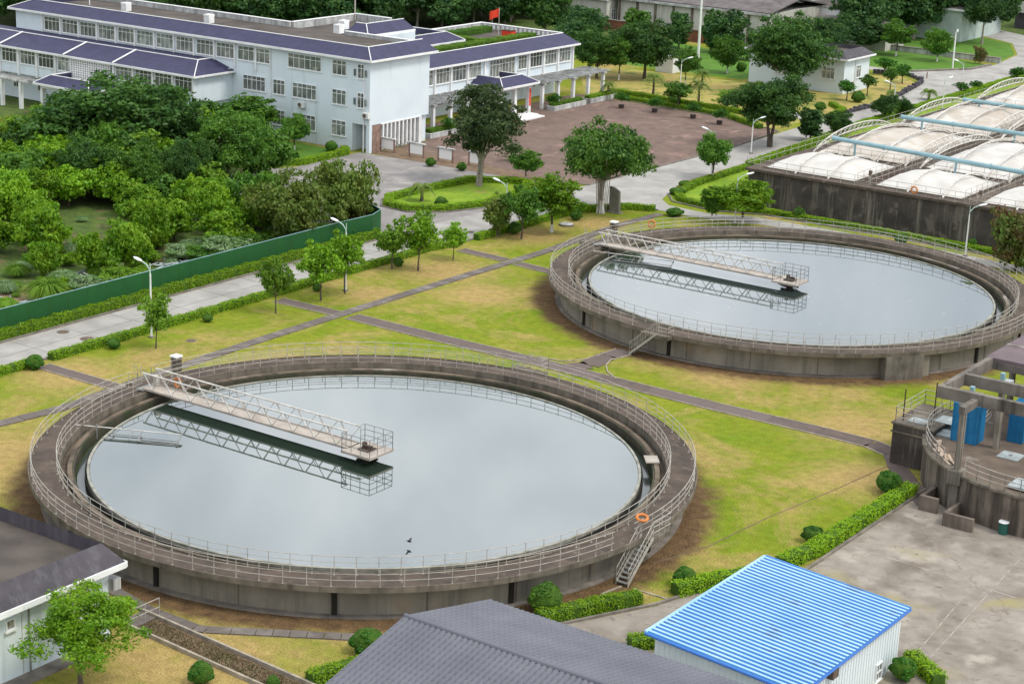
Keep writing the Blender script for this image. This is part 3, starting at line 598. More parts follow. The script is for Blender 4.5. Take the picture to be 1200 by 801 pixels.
def tank(c, label, wmat, gaps_o, gaps_i, ribs, slab_deg):
    t = thing('settling_tank', label, 'water tank', (c[0], c[1], 0), 'round settling tanks on the lawn')
    MB().ring(c, 18.75, 19.1, 0, DZ - 0.24, 160).build('outer_wall', M['tankwall'], t, smooth=False)
    MB().ring(c, 19.1, 19.5, 0, 0.10, 160).build('footing', M['kerb'], t)
    MB().ring(c, 18.42, 20.1, DZ - 0.235, DZ, 200).build('walkway', M['deck'], t)
    MB().ring(c, 20.1, 20.16, DZ - 0.28, DZ + 0.05, 200).build('walkway_kerb', M['deckedge'], t)
    MB().ring(c, 18.3, 18.42, 1.2, DZ + 0.07, 200).build('inner_parapet', M['deckedge'], t)
    MB().ring(c, 17.9, 18.295, 1.2, 1.45, 160).build('channel_floor', M['ledge'], t)
    MB().ring(c, 17.62, 17.9, 1.1, 1.80, 160).build('channel_wall', M['ledge'], t)
    MB().ring(c, 17.5, 17.615, 0.4, 1.74, 160).build('wet_face', M['wetwall'], t)
    MB().ring(c, 17.38, 17.495, 0.4, 1.05, 160).build('algae_band', M['algae'], t)
    MB().ring(c, 16.62, 16.78, 0.4, 1.67, 160).build('weir', M['weir'], t)
    MB().ring(c, 16.84, 16.90, 0.4, 1.50, 160).build('scum_ring', M['darkjoint'], t)
    MB().ring(c, 0, 17.6, 0.2, 0.38, 64).build('tank_floor', M['wetwall'], t)
    for a in ribs:
        ca, sa = math.cos(R_(a)), math.sin(R_(a)); p = (c[0] + 19.16 * ca, c[1] + 19.16 * sa)
        MB().obox(p, (ca, sa), 0.09, 0.13, 0.0, DZ - 0.25).build('wall_joint', M['darkjoint'], t)
    for a in range(0, 360, 15):
        ca, sa = math.cos(R_(a + 4)), math.sin(R_(a + 4)); p = (c[0] + 19.11 * ca, c[1] + 19.11 * sa)
        MB().obox(p, (ca, sa), 0.012, 0.03, 0.1, DZ - 0.25).build('wall_seam', M['deckedge'], t)
    a = R_(slab_deg or 0); ca, sa = math.cos(a), math.sin(a)
    if slab_deg: MB().obox((c[0] + 17.55 * ca, c[1] + 17.55 * sa), (ca, sa), 0.42, 0.62, 1.82, 1.90).build('cover_slab', M['bridge'], t)
    ring_rails(c, 20.0, DZ, t, 'outer_railing', gaps_o, label='railing along the outer rim')
    ring_rails(c, 18.5, DZ, t, 'inner_railing', gaps_i, label='railing along the inner rim')
    MB().ring(c, 0.0, 16.6, 1.55, 1.62, 128).build('water', wmat, None, kind='structure')
    MB().ring(c, 16.92, 17.36, 0.9, 1.12, 160).build('water', M['launder'], None, kind='structure')
    return t
T1 = tank(C1, 'large round concrete settling tank nearest the camera, grey sky mirrored in its water', M['water'], [(-8.5, -3.5), (91, 96), (176, 181)], [(177.5, 182.5)], [-55.5, -86.2, -27, 6, -110], 38.9)
T2 = tank(C2, 'round concrete settling tank behind the first one, beside the long dark basin wall', M['water2'], [(-97.5, -92.5), (176, 181)], [(177.5, 182.5)], [-14.4, -90.5, 10, -120], None)
stairs(T1, (-50.25, 86.1, DZ), (0, -1), 2.45, 2.05, 0.75)
stairs(T2, (-70.6, 120.85, DZ), (-1, 0.02), 2.3, 2.05, 0.75)
stairs(T1, (-73.0, 107.0, DZ), (-1, 0), 2.3, 2.05, 0.75)
stairs(T1, (-91.3, 87.3, DZ), (0, 1), 2.3, 2.05, 0.75)
stairs(T2, (-91.0, 142.2, DZ), (0, 1), 2.3, 2.05, 0.75)
for (t, x0, y0, x1, y1) in ((T1, -50.55, 85.9, -49.85, 88.0), (T2, -72.0, 120.5, -69.6, 121.3), (T1, -74.0, 106.55, -71.5, 107.4), (T1, -91.7, 86.6, -90.6, 88.2), (T2, -91.4, 141.4, -90.2, 143.0)):
    MB().box(x0, y0, DZ - 0.3, x1, y1, DZ - 0.02).build('landing', M['deckedge'], t)
line_rails([(-49.9, 86.1, DZ), (-49.9, 88.0, DZ), (-50.5, 88.0, DZ)], T1, 'landing_railing', step=0.7)
line_rails([(-70.4, 120.4, DZ), (-69.6, 120.4, DZ), (-69.6, 121.3, DZ)], T2, 'landing_railing', step=0.7)
line_rails([(-73.0, 107.4, DZ), (-71.5, 107.4, DZ), (-71.5, 106.6, DZ)], T1, 'landing_railing', step=0.7)
# thick buttress box on the near side of the second tank
b = MB(); a = R_(-37.5); ca, sa = math.cos(a), math.sin(a)
b.obox((C2[0] + 19.6 * ca, C2[1] + 19.6 * sa), (-sa, ca), 1.55, 0.62, 0.0, DZ - 0.26)
o = b.build('buttress', M['frameconc'], T2); o['label'] = 'dark concrete outlet box against the tank wall'
a = R_(-32.5); ca, sa = math.cos(a), math.sin(a)
MB().obox((C2[0] + 19.4 * ca, C2[1] + 19.4 * sa), (-sa, ca), 0.62, 0.42, 0.0, DZ - 0.27).build('buttress', M['tankwall'], T2)
for (x, t) in ((0, T1), (0, T2)): pass

# rotating scraper bridges
def bridge(c, label, lab_group='scraper bridges over the settling tanks', L=18.7):
    t = thing('scraper_bridge', label, 'bridge', (c[0], c[1], 1.62), lab_group)
    cx, cy = c; x0, x1 = cx - L, cx - 1.05
    for s in (-1, 1):
        o = MB().box(x0, cy + s * 0.62 - 0.05, 2.20, x1, cy + s * 0.62 + 0.05, 2.32).build('girder', M['bridge'], t)
    MB().box(x0, cy - 0.565, 2.23, x1, cy + 0.565, 2.27).build('walkway', M['bridge'], t)
    n = 10; dx = (x1 - x0) / n
    for s in (-1, 1):
        y = cy + s * 0.62
        MB().rod((x0 + 0.0, y, 3.36), (x1, y, 3.36), 0.055, seg=6).build('top_rail', M['steelwhite'], t)
        bb = MB()
        for k in range(n):
            xa = x0 + k * dx
            bb.rod((xa + dx * 0.08, y, 3.36), (xa + dx * 0.5, y, 2.32), 0.05, seg=5); bb.rod((xa + dx * 0.5, y, 2.32), (xa + dx * 0.98, y, 3.36), 0.026, seg=5)
        bb.build('truss_web', M['steelwhite'], t)
    MB().box(cx - 1.15, cy - 1.15, 2.12, cx + 1.15, cy + 1.15, 2.27).build('platform', M['bridge'], t)
    for (pts, nm) in (([(cx - 1.1, cy - 0.7, 2.27), (cx - 1.1, cy - 1.1, 2.27), (cx + 1.1, cy - 1.1, 2.27), (cx + 1.1, cy + 1.1, 2.27), (cx - 1.1, cy + 1.1, 2.27), (cx - 1.1, cy + 0.7, 2.27)], 'platform_railing'),):
        line_rails(pts, t, nm, hs=(0.4, 0.78, 1.12), step=0.72, m='galvdark')
    d = MB(); d.box(cx - 0.42, cy - 0.42, 2.272, cx + 0.42, cy + 0.42, 2.36); d.rod((cx - 0.2, cy, 2.36), (cx - 0.2, cy, 2.7), 0.16, seg=10); d.rod((cx + 0.05, cy - 0.05, 2.52), (cx + 0.42, cy - 0.05, 2.52), 0.1, seg=8)
    d.build('drive_motor', M['rust'], t)
    u = MB(); u.rod((cx, cy, 1.2), (cx, cy, 2.12), 0.3, seg=12)
    for sx in (-1, 1):
        for sy in (-1, 1): u.rod((cx + sx * 0.3, cy + sy * 0.3, 1.7), (cx + sx * 0.85, cy + sy * 0.85, 2.12), 0.05, seg=6)
    u.box(cx - 0.8, cy - 0.1, 1.75, cx + 0.8, cy + 0.1, 1.85).box(cx - 0.1, cy - 0.8, 1.85, cx + 0.1, cy + 0.8, 1.95)
    u.build('pivot_column', M['rust'], t)
    e = MB(); e.box(x0 - 0.5, cy - 0.75, 2.12, x0 + 0.2, cy + 0.75, 2.20)
    for s in (-1, 1): e.rod((x0 - 0.45, cy + s * 0.62, 2.2), (x0 - 0.45, cy + s * 0.62, 3.3), 0.03, seg=5)
    e.build('end_carriage', M['galvdark'], t)
    MB().box(x0 + 0.15, cy + 0.2, 2.30, x0 + 0.45, cy + 0.52, 3.0).build('drive_box', M['galv'], t)
    return t
B1 = bridge(C1, 'white steel truss bridge reaching to the middle of the nearest tank')
B2 = bridge(C2, 'white steel truss bridge reaching to the middle of the farther tank')
# concrete control posts beside the bridge ends
for (x, y, l) in ((-90.6, 90.3, 'grey concrete post with pale cap by the nearest tank bridge end'), (-90.4, 145.6, 'grey concrete post with pale cap by the farther tank bridge end')):
    t = thing('control_post', l, 'post', (x, y, 0), 'concrete posts beside the tank rims')
    MB().box(x - 0.26, y - 0.26, 0, x + 0.26, y + 0.26, 3.15).build('shaft', M['deckedge'], t)
    MB().box(x - 0.32, y - 0.32, 3.152, x + 0.32, y + 0.32, 3.26).build('cap', M['trim'], t)
def lifebuoy(p, n, label):
    t = thing('lifebuoy', label, 'lifebuoy', p, 'orange lifebuoys hung on railings'); N1, N2 = 20, 8
    q = Vector(n).to_track_quat('Z', 'Y'); v = []; f = []
    for i in range(N1):
        for j in range(N2):
            a = 2 * math.pi * i / N1; b_ = 2 * math.pi * j / N2; rr = 0.30 + 0.085 * math.cos(b_)
            v.append(Vector(p) + q @ Vector((rr * math.cos(a), rr * math.sin(a), 0.085 * math.sin(b_)))); f.append((i * N2 + j, ((i + 1) % N1) * N2 + j, ((i + 1) % N1) * N2 + (j + 1) % N2, i * N2 + (j + 1) % N2))
    MB().add(v, f).build('ring', M['orange'], t, smooth=True)
lifebuoy((-50.62, 86.05, 3.16), (0.2, -0.2, 1), 'orange lifebuoy resting on the rail at the head of the near stair')
lifebuoy((-87.4, 87.2, 2.75), (-0.2, -1, 0.1), 'orange lifebuoy hung at the outer end of the nearest tank bridge')
lifebuoy((-88.6, 149.2, 2.7), (0.6, -0.8, 0.2), 'orange lifebuoy on the far inner railing behind the farther tank bridge')
# scum skimmer floating in tank 1, and the one under the bridge of tank 2
def skimmer(p0, p1, label):
    t = thing('scum_skimmer', label, 'skimmer', (p0[0], p0[1], 1.62)); a = Vector(p0); b = Vector(p1); d = (b - a); L = d.length; d.normalize(); w = Vector((-d.y, d.x))
    def pt(s, o, z): q = a + d * s - w * o; return (q.x, q.y, z)
    MB().rod(pt(-1.2, 0, 2.05), pt(L, 0, 1.98), 0.035).build('beam', M['steelwhite'], t)
    m = MB()
    m.rod(pt(0.9, 0.15, 1.69), pt(3.2, 0.15, 1.69), 0.03).rod(pt(0.9, 1.0, 1.70), pt(6.0, 1.05, 1.68), 0.035).rod(pt(3.2, 0, 2.0), pt(3.2, 1.05, 1.70), 0.05).rod(pt(1.4, 0.1, 1.72), pt(1.4, 1.0, 1.70), 0.035).rod(pt(L, 0, 1.98), pt(L, 1.1, 1.70), 0.05).rod(pt(2.6, 0, 1.9), pt(2.6, 1.0, 1.7), 0.03).rod(pt(3.2, 0.4, 1.7), pt(L, 0.55, 1.70), 0.03)
    m.build('scum_frame', M['galvdark'], t); MB().rod(pt(0.2, 0, 1.2), pt(0.2, 0, 2.2), 0.05).build('post', M['galvdark'], t)
skimmer((-86.6, 79.0), (-81.5, 81.6), 'grey skimmer frame floating near the left rim of the nearest tank')
skimmer((-87.2, 139.4), (-81.3, 141.0), 'grey skimmer frame floating below the farther tank bridge')
# bird over tank 1
bx, by = at(479.5, 634, 1.9)
t = thing('bird', 'small dark bird flying low over the nearest tank water', 'bird', (bx, by, 1.9))
bm = MB().path([(bx - .16, by, 1.88), (bx - .08, by, 1.9), (bx + .02, by, 1.9), (bx + .12, by, 1.93), (bx + 0.17, by, 1.93)], .05, seg=6, radii=[.015, .04, .055, .04, .012]); bm.build('body', M['bird'], t)
for s in (-1, 1):
    MB().add([(bx - .08, by, 1.92), (bx + .06, by, 1.92), (bx + .02, by + s * .22, 2.02), (bx - .06, by + s * .24, 2.02), (bx - .08, by, 1.935), (bx + .06, by, 1.935), (bx + .02, by + s * .22, 2.035), (bx - .06, by + s * .24, 2.035)], [(0, 1, 2, 3), (7, 6, 5, 4), (0, 4, 5, 1), (1, 5, 6, 2), (2, 6, 7, 3), (3, 7, 4, 0)]).build('wing', M['bird'], t)

# drifting scum patch by the right rim of tank 2
t = thing('floating_weed', 'dark patch of floating weed by the right rim of the farther tank', 'floating weed', (-55.6, 135, 1.62)); rw = random.Random(3)
for k in range(16):
    px, py = rw.gauss(1143, 9), 0
    py = 331 + (px - 1143) * .35 + rw.gauss(0, 3); x, y = at(px, py, 1.64)
    if math.hypot(x - C2[0], y - C2[1]) > 16.3: continue
    MB().add([(x + rw.uniform(.15, .5) * math.cos(i * 1.05), y + rw.uniform(.12, .4) * math.sin(i * 1.05), 1.63 + .001 * k) for i in range(6)], [(0, 1, 2, 3, 4, 5)]).build('mat_of_weed', M['algae'], t)
# ------------------------------------------------------------------ buildings: helpers
def window(parent, plane, P, a0, z0, a1, z1, nv=3, transom=0.72, out=1, name='window', label=None):
    """framed window on a wall plane ('y': wall at y=P facing -y, 'x': wall at x=P facing +x)"""
    if a0 > a1: a0, a1 = a1, a0
    if z0 > z1: z0, z1 = z1, z0
    fw = 0.055; fr = MB(); pn = MB(); sl = MB()
    def bx(b, u0, w0, u1, w1, d0, d1):
        if plane == 'y': b.box(u0, P - d1, w0, u1, P - d0, w1)
        else: b.box(P + d0, u0, w0, P + d1, u1, w1)
    bx(pn, a0 + fw, z0 + fw, a1 - fw, z1 - fw, 0.004, 0.03)
    bx(fr, a0, z0, a0 + fw, z1, 0.003, 0.10); bx(fr, a1 - fw, z0, a1, z1, 0.003, 0.10)
    bx(fr, a0 + fw, z0, a1 - fw, z0 + fw, 0.003, 0.10); bx(fr, a0 + fw, z1 - fw, a1 - fw, z1, 0.003, 0.10)
    if transom:
        zt = z0 + (z1 - z0) * transom; bx(fr, a0 + fw, zt - 0.03, a1 - fw, zt + 0.03, 0.032, 0.09)
    for k in range(1, nv):
        a = a0 + (a1 - a0) * k / nv; bx(fr, a - 0.025, z0 + fw, a + 0.025, z1 - fw, 0.033, 0.075)
    w = fr.build(name, M['frame'], parent); pn.build('pane', M['glass'], w)
    bx(sl, a0 - 0.08, z0 - 0.09, a1 + 0.08, z0 - 0.003, 0.003, 0.16); sl.build('sill', M['trim'], w)
    if label: w['label'] = label
    return w
def mansard(parent, x0, y0, x1, y1, inset, ze, zt, roofz, tile, trim, sides='SENW', flat=None, fascia=0.22, cap=True):
    """sloping tiled band round a flat roof; S = -y side, E = +x side"""
    xi0 = x0 + (inset if 'W' in sides else 0); xi1 = x1 - (inset if 'E' in sides else 0)
    yi0 = y0 + (inset if 'S' in sides else 0); yi1 = y1 - (inset if 'N' in sides else 0)
    o = [(x0, y0), (x1, y0), (x1, y1), (x0, y1)]; i = [(xi0, yi0), (xi1, yi0), (xi1, yi1), (xi0, yi1)]
    idx = {'S': (0, 1), 'E': (1, 2), 'N': (2, 3), 'W': (3, 0)}
    rb = MB(); tb = MB()
    for s in sides:
        a, c = idx[s]; oa, oc, ia, ic = o[a], o[c], i[a], i[c]
        rb.add([(oa[0], oa[1], ze), (oc[0], oc[1], ze), (ic[0], ic[1], zt), (ia[0], ia[1], zt), (oa[0], oa[1], ze - .05), (oc[0], oc[1], ze - .05), (ic[0], ic[1], roofz - .05), (ia[0], ia[1], roofz - .05)], [(0, 1, 2, 3), (3, 2, 6, 7), (4, 7, 6, 5)])
        m = 0.02
        if s in 'SN': yy = oa[1] + (m if s == 'N' else -m); tb.box(min(oa[0], oc[0]) - m, yy - 0.06, ze - fascia, max(oa[0], oc[0]) + m, yy + 0.06, ze + 0.02); 
        else: xx = oa[0] + (m if s == 'E' else -m); tb.box(xx - 0.06, min(oa[1], oc[1]) + 0.045, ze - fascia, xx + 0.06, max(oa[1], oc[1]) - 0.045, ze + 0.015)
        if cap: tb.rod((ia[0], ia[1], zt + 0.03), (ic[0], ic[1], zt + 0.03), 0.06, seg=6)
    for k, (a, c) in enumerate((('S', 'W'), ('S', 'E'), ('N', 'E'), ('N', 'W'))):
        if cap and a in sides and c in sides: tb.rod((o[k][0], o[k][1], ze + 0.03), (i[k][0], i[k][1], zt + 0.05), 0.055, seg=6)
    r = rb.build('tiled_eaves', tile, parent); tb.build('eaves_trim', trim, r)
    if flat: MB().box(xi0 + .01, yi0 + .01, roofz - 0.3, xi1 - .01, yi1 - .01, roofz).build('flat_roof', flat, parent)
    return r
# ------------------------------------------------------------------ office building
of = thing('office_building', 'pale blue three-storey office with purple tiled eaves and long lower wings', 'building', (-160, 172, 0))
W, T_ = M['wall'], M['trim']
b = MB(); b.box(-194.6, 166.4, 0, -138.7, 177.2, 10.35); b.box(-138.699, 166.4, 3.15, -136.2, 177.2, 10.35); b.box(-136.65, 166.4, 0, -136.2, 166.9, 3.149); b.box(-138.699, 168.2, 0, -136.6, 177.2, 3.149)
b.build('wall', W, of)
o = MB().box(-136.58, 166.92, 0, -136.14, 168.35, 3.1).build('pillar', M['brickred'], of); o['label'] = 'brown stone pillar at the building corner'
fb = MB()
for k in range(9): fb.box(-136.3, 168.7 + k * 0.72, 0.35, -136.1, 168.95 + k * 0.72, 3.05)
fb.box(-136.35, 168.4, 3.051, -136.08, 175.2, 3.148); fb.build('sun_fin', T_, of)
MB().box(-137.6, 168.36, 0.02, -136.5, 175, 3.1).build('recess_wall', M['parapet'], of)
MB().box(-136.35, 175.2, 0, -136.0, 175.7, 3.14).build('pillar', T_, of)
for k in range(3): MB().box(-136.25, 166.35 + 0, 10.0 - k * 3.3, -136.16, 166.44, 10.3 - k * 3.3) if False else None
MB().rod((-137.0, 166.32, 0.1), (-137.0, 166.32, 10.1), 0.06, seg=6).build('downpipe', T_, of)
MB().rod((-151.0, 166.3, 0.1), (-151.0, 166.3, 10.1), 0.07, seg=6).build('downpipe', T_, of)
mansard(of, -195.3, 165.7, -135.5, 177.9, 2.4, 10.55, 11.6, 10.9, M['tile'], T_, 'SEW', flat=M['flatroof'])
pb = MB(); pb.box(-193, 177.6, 10.4, -158.1, 177.9, 11.5); pb.box(-149.4, 177.6, 10.4, -137.9, 177.9, 11.3); pb.build('parapet', M['parapet'], of)
MB().box(-193, 177.55, 11.503, -158.1, 177.95, 11.58).box(-149.4, 177.55, 11.303, -137.9, 177.95, 11.38).build('parapet_cap', T_, of)
# rear stair block
MB().box(-158.0, 177.95, 0, -149.5, 190.0, 10.35).build('rear_wall', W, of)
MB().box(-157.6, 178, 10.36, -152.0, 189.6, 10.7).build('flat_roof', M['flatroof'], of)
MB().box(-158.1, 177.95, 10.355, -157.8, 190.2, 11.5).box(-157.79, 189.9, 10.355, -152.3, 190.2, 11.5).build('parapet', M['parapet'], of)
MB().box(-158.15, 177.95, 11.503, -157.75, 190.25, 11.58).box(-157.74, 189.85, 11.503, -152.3, 190.25, 11.58).build('parapet_cap', T_, of)
mansard(of, -152.2, 181.2, -148.7, 190.4, 1.9, 10.55, 11.6, 10.7, M['tile'], T_, 'SE')
MB().box(-149.0, 182.0, 7.3, -148.4, 190.0, 10.34).build('rear_wall', W, of)
# roof ventilators and antenna
for (px, py) in ((148, 12), (245, 26), (397, 38), (403, 33)):
    x, y = at(px, py, 11.0); v = MB().box(x - .45, y - .45, 10.9, x + .45, y + .45, 11.7)
    for k in (-1, 0, 1): v.box(x + k * .33 - .12, y - .5, 11.701, x + k * .33 + .12, y + .5, 11.95)
    v.build('roof_vent', T_, of)
x, y = at(416, 17, 11.5); MB().rod((x, y, 10.8), (x, y, 15.5), 0.09, seg=6).rod((x - .7, y, 14.2), (x + .7, y, 14.4), 0.05, seg=5).rod((x, y - .6, 13.6), (x, y + .6, 13.6), 0.05, seg=5).build('antenna', M['galv'], of)
x, y = at(105, 5, 11); MB().rod((x, y, 10.8), (x, y, 13.5), 0.07, seg=6).build('vent_pipe', T_, of)
# windows of the main front
for k, x0 in enumerate((-189.2, -185.95, -182.7, -179.4, -176.0, -172.75, -169.4, -166.1, -162.75, -159.5)):
    window(of, 'y', 166.4, x0, 8.3, x0 + 2.8, 10.0, 4)
for k in range(12): MB().box(-189.75 + k * 3.3 + 0.05, 166.22, 7.4, -189.75 + k * 3.3 + 0.3, 166.398, 10.3).build('pilaster', T_, of)
window(of, 'y', 166.4, -156.1, 8.35, -151.1, 10.0, 6)
window(of, 'y', 166.4, -148.3, 8.35, -143.3, 10.0, 6); window(of, 'y', 166.4, -141.65, 8.35, -139.6, 10.0, 3); window(of, 'y', 166.4, -137.95, 8.3, -136.95, 9.9, 2)
for (x0, x1, n) in ((-155.3, -151.8, 5), (-150.6, -148.8, 3), (-147.6, -144.0, 5), (-141.65, -139.6, 3)): window(of, 'y', 166.4, x0, 5.0, x1, 6.7, n)
window(of, 'y', 166.4, -137.95, 5.0, -136.95, 6.7, 2)
for (x0, x1, n) in ((-150.7, -148.8, 3), (-147.7, -144.1, 5), (-141.7, -139.6, 3)): window(of, 'y', 166.4, x0, 1.45, x1, 3.2, n)
for s in ((-138.35, 8.55), (-136.75, 8.55), (-138.35, 5.3), (-136.75, 5.3)):
    MB().box(s[0] - .1, 166.25, s[1], s[0] + .12, 166.396, s[1] + 0.75).build('side_light', M['glass'], of)
# left front wing
MB().box(-206, 160.25, 3.6, -157.15, 166.399, 6.9).build('wall', W, of)
MB().box(-206, 162.6, 0, -157.6, 166.395, 3.597).build('lower_wall', W, of)
MB().box(-170.5, 160.23, 3.4, -157.1, 160.30, 3.6).build('floor_band', T_, of)
rb = MB(); ev = 159.55; xe = -156.55
rb.add([(-206, ev, 6.95), (xe, ev, 6.95), (xe - 3.6, 163.9, 8.0), (-206, 163.9, 8.0), (xe, 167.4, 6.95), (xe - 3.6, 167.4, 8.0), (-206, 166.38, 8.0), (xe - 3.6, 166.38, 8.0)], [(0, 1, 2, 3), (1, 4, 5, 2), (3, 2, 7, 6)])
r = rb.build('tiled_eaves', M['tile'], of)
tb = MB(); tb.box(-206, ev - .08, 6.74, xe + .06, ev + .04, 6.97).box(xe - .02, ev + .05, 6.74, xe + .08, 166.39, 6.965)
tb.rod((-206, 163.9, 8.05), (xe - 3.6, 163.9, 8.05), .06); tb.rod((xe, ev, 7.0), (xe - 3.6, 163.9, 8.05), .06); tb.rod((xe - 3.6, 163.9, 8.05), (xe - 3.6, 166.38, 8.05), .08)
for x in (-170.4, -178.9, -190.5): tb.rod((x + .6, ev - .1, 7.05), (x, 163.9, 8.1), .1)
tb.build('eaves_trim', T_, r)
MB().box(-206, 160.3, 6.7, xe - .6, 166.39, 6.94).build('soffit', T_, of)
for x0 in (-190.2, -186.8, -183.5): window(of, 'y', 160.25, x0, 4.95, x0 + 2.7, 6.6, 4)
window(of, 'y', 160.25, -193.6, 4.95, -190.9, 6.6, 4); window(of, 'y', 160.25, -197.0, 4.95, -194.3, 6.6, 4)
window(of, 'y', 160.25, -180.1, 4.9, -178.1, 6.6, 3)
for x0 in (-170.0, -166.75, -163.5, -160.25): window(of, 'y', 160.25, x0, 5.0, x0 + 2.75, 6.6, 4)
for x in (-197.3, -194.0, -190.55, -187.15, -183.8, -180.45, -170.35, -167.1, -163.85, -160.6, -157.3): MB().box(x - .14, 160.05, 3.45, x + .14, 160.248, 6.72).build('pilaster', T_, of)
# ornamental pierced block screen
lt = MB(); lt.box(-177.7, 160.17, 4.3, -170.8, 160.245, 6.6)
ls = lt.build('screen_back', M['flatroof'], of)
gr = MB()
for i in range(18): gr.box(-177.72 + i * .395, 160.02, 4.3, -177.72 + i * .395 + .15, 160.168, 6.6)
for j in range(9): gr.box(-177.72, 160.06, 4.32 + j * .27, -170.8, 160.12, 4.32 + j * .27 + .11)
gr.build('pierced_screen', T_, of)
# left wing arcade
for x in (-200.6, -197.2, -193.9, -190.6, -187.2, -183.8):
    MB().box(x - .2, 157.3, 0, x + .2, 157.7, 3.2).build('column', T_, of)
pg = MB(); pg.box(-203, 157.35, 3.203, -182.5, 157.65, 3.42)
for k in range(32): pg.box(-203 + k * .65, 156.9, 3.423, -203 + k * .65 + .12, 160.2, 3.56)
pg.build('pergola_beam', M['parapet'], of)
for x in (-196.5, -191.0, -186.5, -182.0, -179): window(of, 'y', 162.6, x, 1.3, x + 1.5, 2.9, 3)
mansard(of, -179.0, 155.3, -169.5, 160.0, 1.5, 4.05, 4.95, 4.1, M['tile'], T_, 'SEW')
MB().box(-178.6, 156.0, 3.4, -170.0, 160.0, 3.84).build('porch_soffit', T_, of)
for x in (-178.3, -175.2, -172.6, -170.3): MB().box(x - .2, 155.9, 0, x + .2, 156.3, 3.398).build('column', T_, of)
# right wing
MB().box(-157.8, 177.21 + .8, 3.6, -142.75, 217.2, 6.9).build('wall', W, of)
MB().box(-157.8, 178.0, 0, -145.4, 217.1, 3.597).build('lower_wall', W, of)
mansard(of, -158.6, 177.25, -142.05, 217.9, 2.9, 6.95, 8.0, 7.3, M['tile'], T_, 'E', flat=M['flatroof'])
MB().box(-158.6, 217.5, 6.7, -144.9, 217.85, 8.0).box(-158.6, 190.5, 6.7, -158.3, 217.5, 8.0).build('parapet', M['parapet'], of)
MB().box(-158.65, 217.45, 8.003, -144.9, 217.9, 8.1).box(-158.65, 190.5, 8.003, -158.25, 217.44, 8.1).build('parapet_cap', T_, of)
bl = MB()
for k in range(18): bl.box(-158.55 + k * .75, 217.43, 7.35, -158.2 + k * .75, 217.49, 7.9)
bl.build('balustrade', T_, of)
mansard(of, -158.9, 190.6, -150.3, 203.0, 1.8, 7.9, 8.9, 8.0, M['tile'], T_, 'EN')
MB().box(-158.5, 190.7, 6.91, -151.0, 202.4, 7.68).build('rear_wall', W, of)
for (a0, a1, n) in ((180.6, 183.3, 3), (184.0, 186.4, 3), (187.0, 189.7, 4), (190.3, 193.1, 4), (193.7, 196.3, 3), (207.1, 209.8, 4), (210.5, 213.2, 4), (213.8, 216.5, 4)): window(of, 'x', -142.75, a0, 4.7, a1, 6.6, n)
window(of, 'x', -142.75, 198.1, 4.3, 203.6, 6.5, 8); window(of, 'x', -142.75, 204.4, 4.7, 206.3, 6.5, 3)
for y in (183.65, 186.7, 190.0, 193.4, 197.0, 206.7, 210.15, 213.5, 217.05): MB().box(-142.748, y - .14, 3.45, -142.55, y + .14, 6.72).build('pilaster', T_, of)
MB().box(-142.80, 178.1, 3.42, -142.70, 217.1, 3.599).build('floor_band', T_, of)
for y in (180.5, 183.6, 187.0, 190.4, 204.0, 207.4, 210.8, 214.4): window(of, 'x', -145.4, y, 1.3, y + 1.5, 2.9, 3)
for y in (178.6, 182.0, 185.4, 188.8, 192.2, 205.0, 208.6, 212.2, 215.8, 219.4):
    MB().box(-139.4, y - .2, 0, -139.0, y + .2, 3.1).build('column', T_, of)
    MB().box(-139.6, y - .35, 3.103, -138.8, y + .35, 3.3).build('capital', M['parapet'], of)
for (ya, yb) in ((177.6, 193.2), (204.2, 220.4)):
    pg = MB(); pg.box(-139.32, ya, 3.303, -139.05, yb, 3.45); pg.box(-142.4, ya, 3.303, -142.15, yb, 3.45); y = ya + .1
    while y < yb: pg.box(-142.74, y, 3.453, -138.4, y + .12, 3.60); y += .65
    pg.build('pergola_beam', M['parapet'], of)
mansard(of, -142.7, 194.0, -137.6, 202.0, 1.7, 4.05, 4.95, 4.2, M['tile'], T_, 'SEN')
MB().box(-142.6, 194.6, 3.5, -138.2, 201.4, 3.84).build('porch_soffit', T_, of)
for y in (194.9, 198.0, 201.1): MB().box(-138.9, y - .25, 0, -138.4, y + .25, 3.498).build('column', T_, of)
o = MB().box(-138.398, 200.93, 1.0, -138.36, 201.27, 3.2).build('red_plaque', M['red'], of)
MB().box(-138.2, 195.5, 0.0, -135.6, 200.5, .18).box(-138.2, 195.8, .181, -136.4, 200.2, .36).build('step', T_, of)
# planters in front of the right wing
def planter(x0, y0, x1, y1, label):
    t = thing('planter', label, 'planter', ((x0 + x1) / 2, (y0 + y1) / 2, 0), 'low white planters by the office wing')
    b = MB(); w = .2
    b.box(x0, y0, 0, x1, y0 + w, .62).box(x0, y1 - w, 0, x1, y1, .62).box(x0, y0 + w, 0, x0 + w, y1 - w, .62).box(x1 - w, y0 + w, 0, x1, y1 - w, .62); b.build('rim', M['parapet'], t)
    MB().box(x0 + w, y0 + w, 0.02, x1 - w, y1 - w, .5).build('earth', M['soil'], t)
planter(-138.3, 178.2, -136.6, 184.8, 'low white planter with green bushes beside the fluted end wall')
planter(-138.3, 204.6, -136.9, 212.0, 'low white planter near the entrance porch of the right wing')
planter(-138.3, 213.0, -136.9, 219.6, 'low white planter at the far end of the right wing')
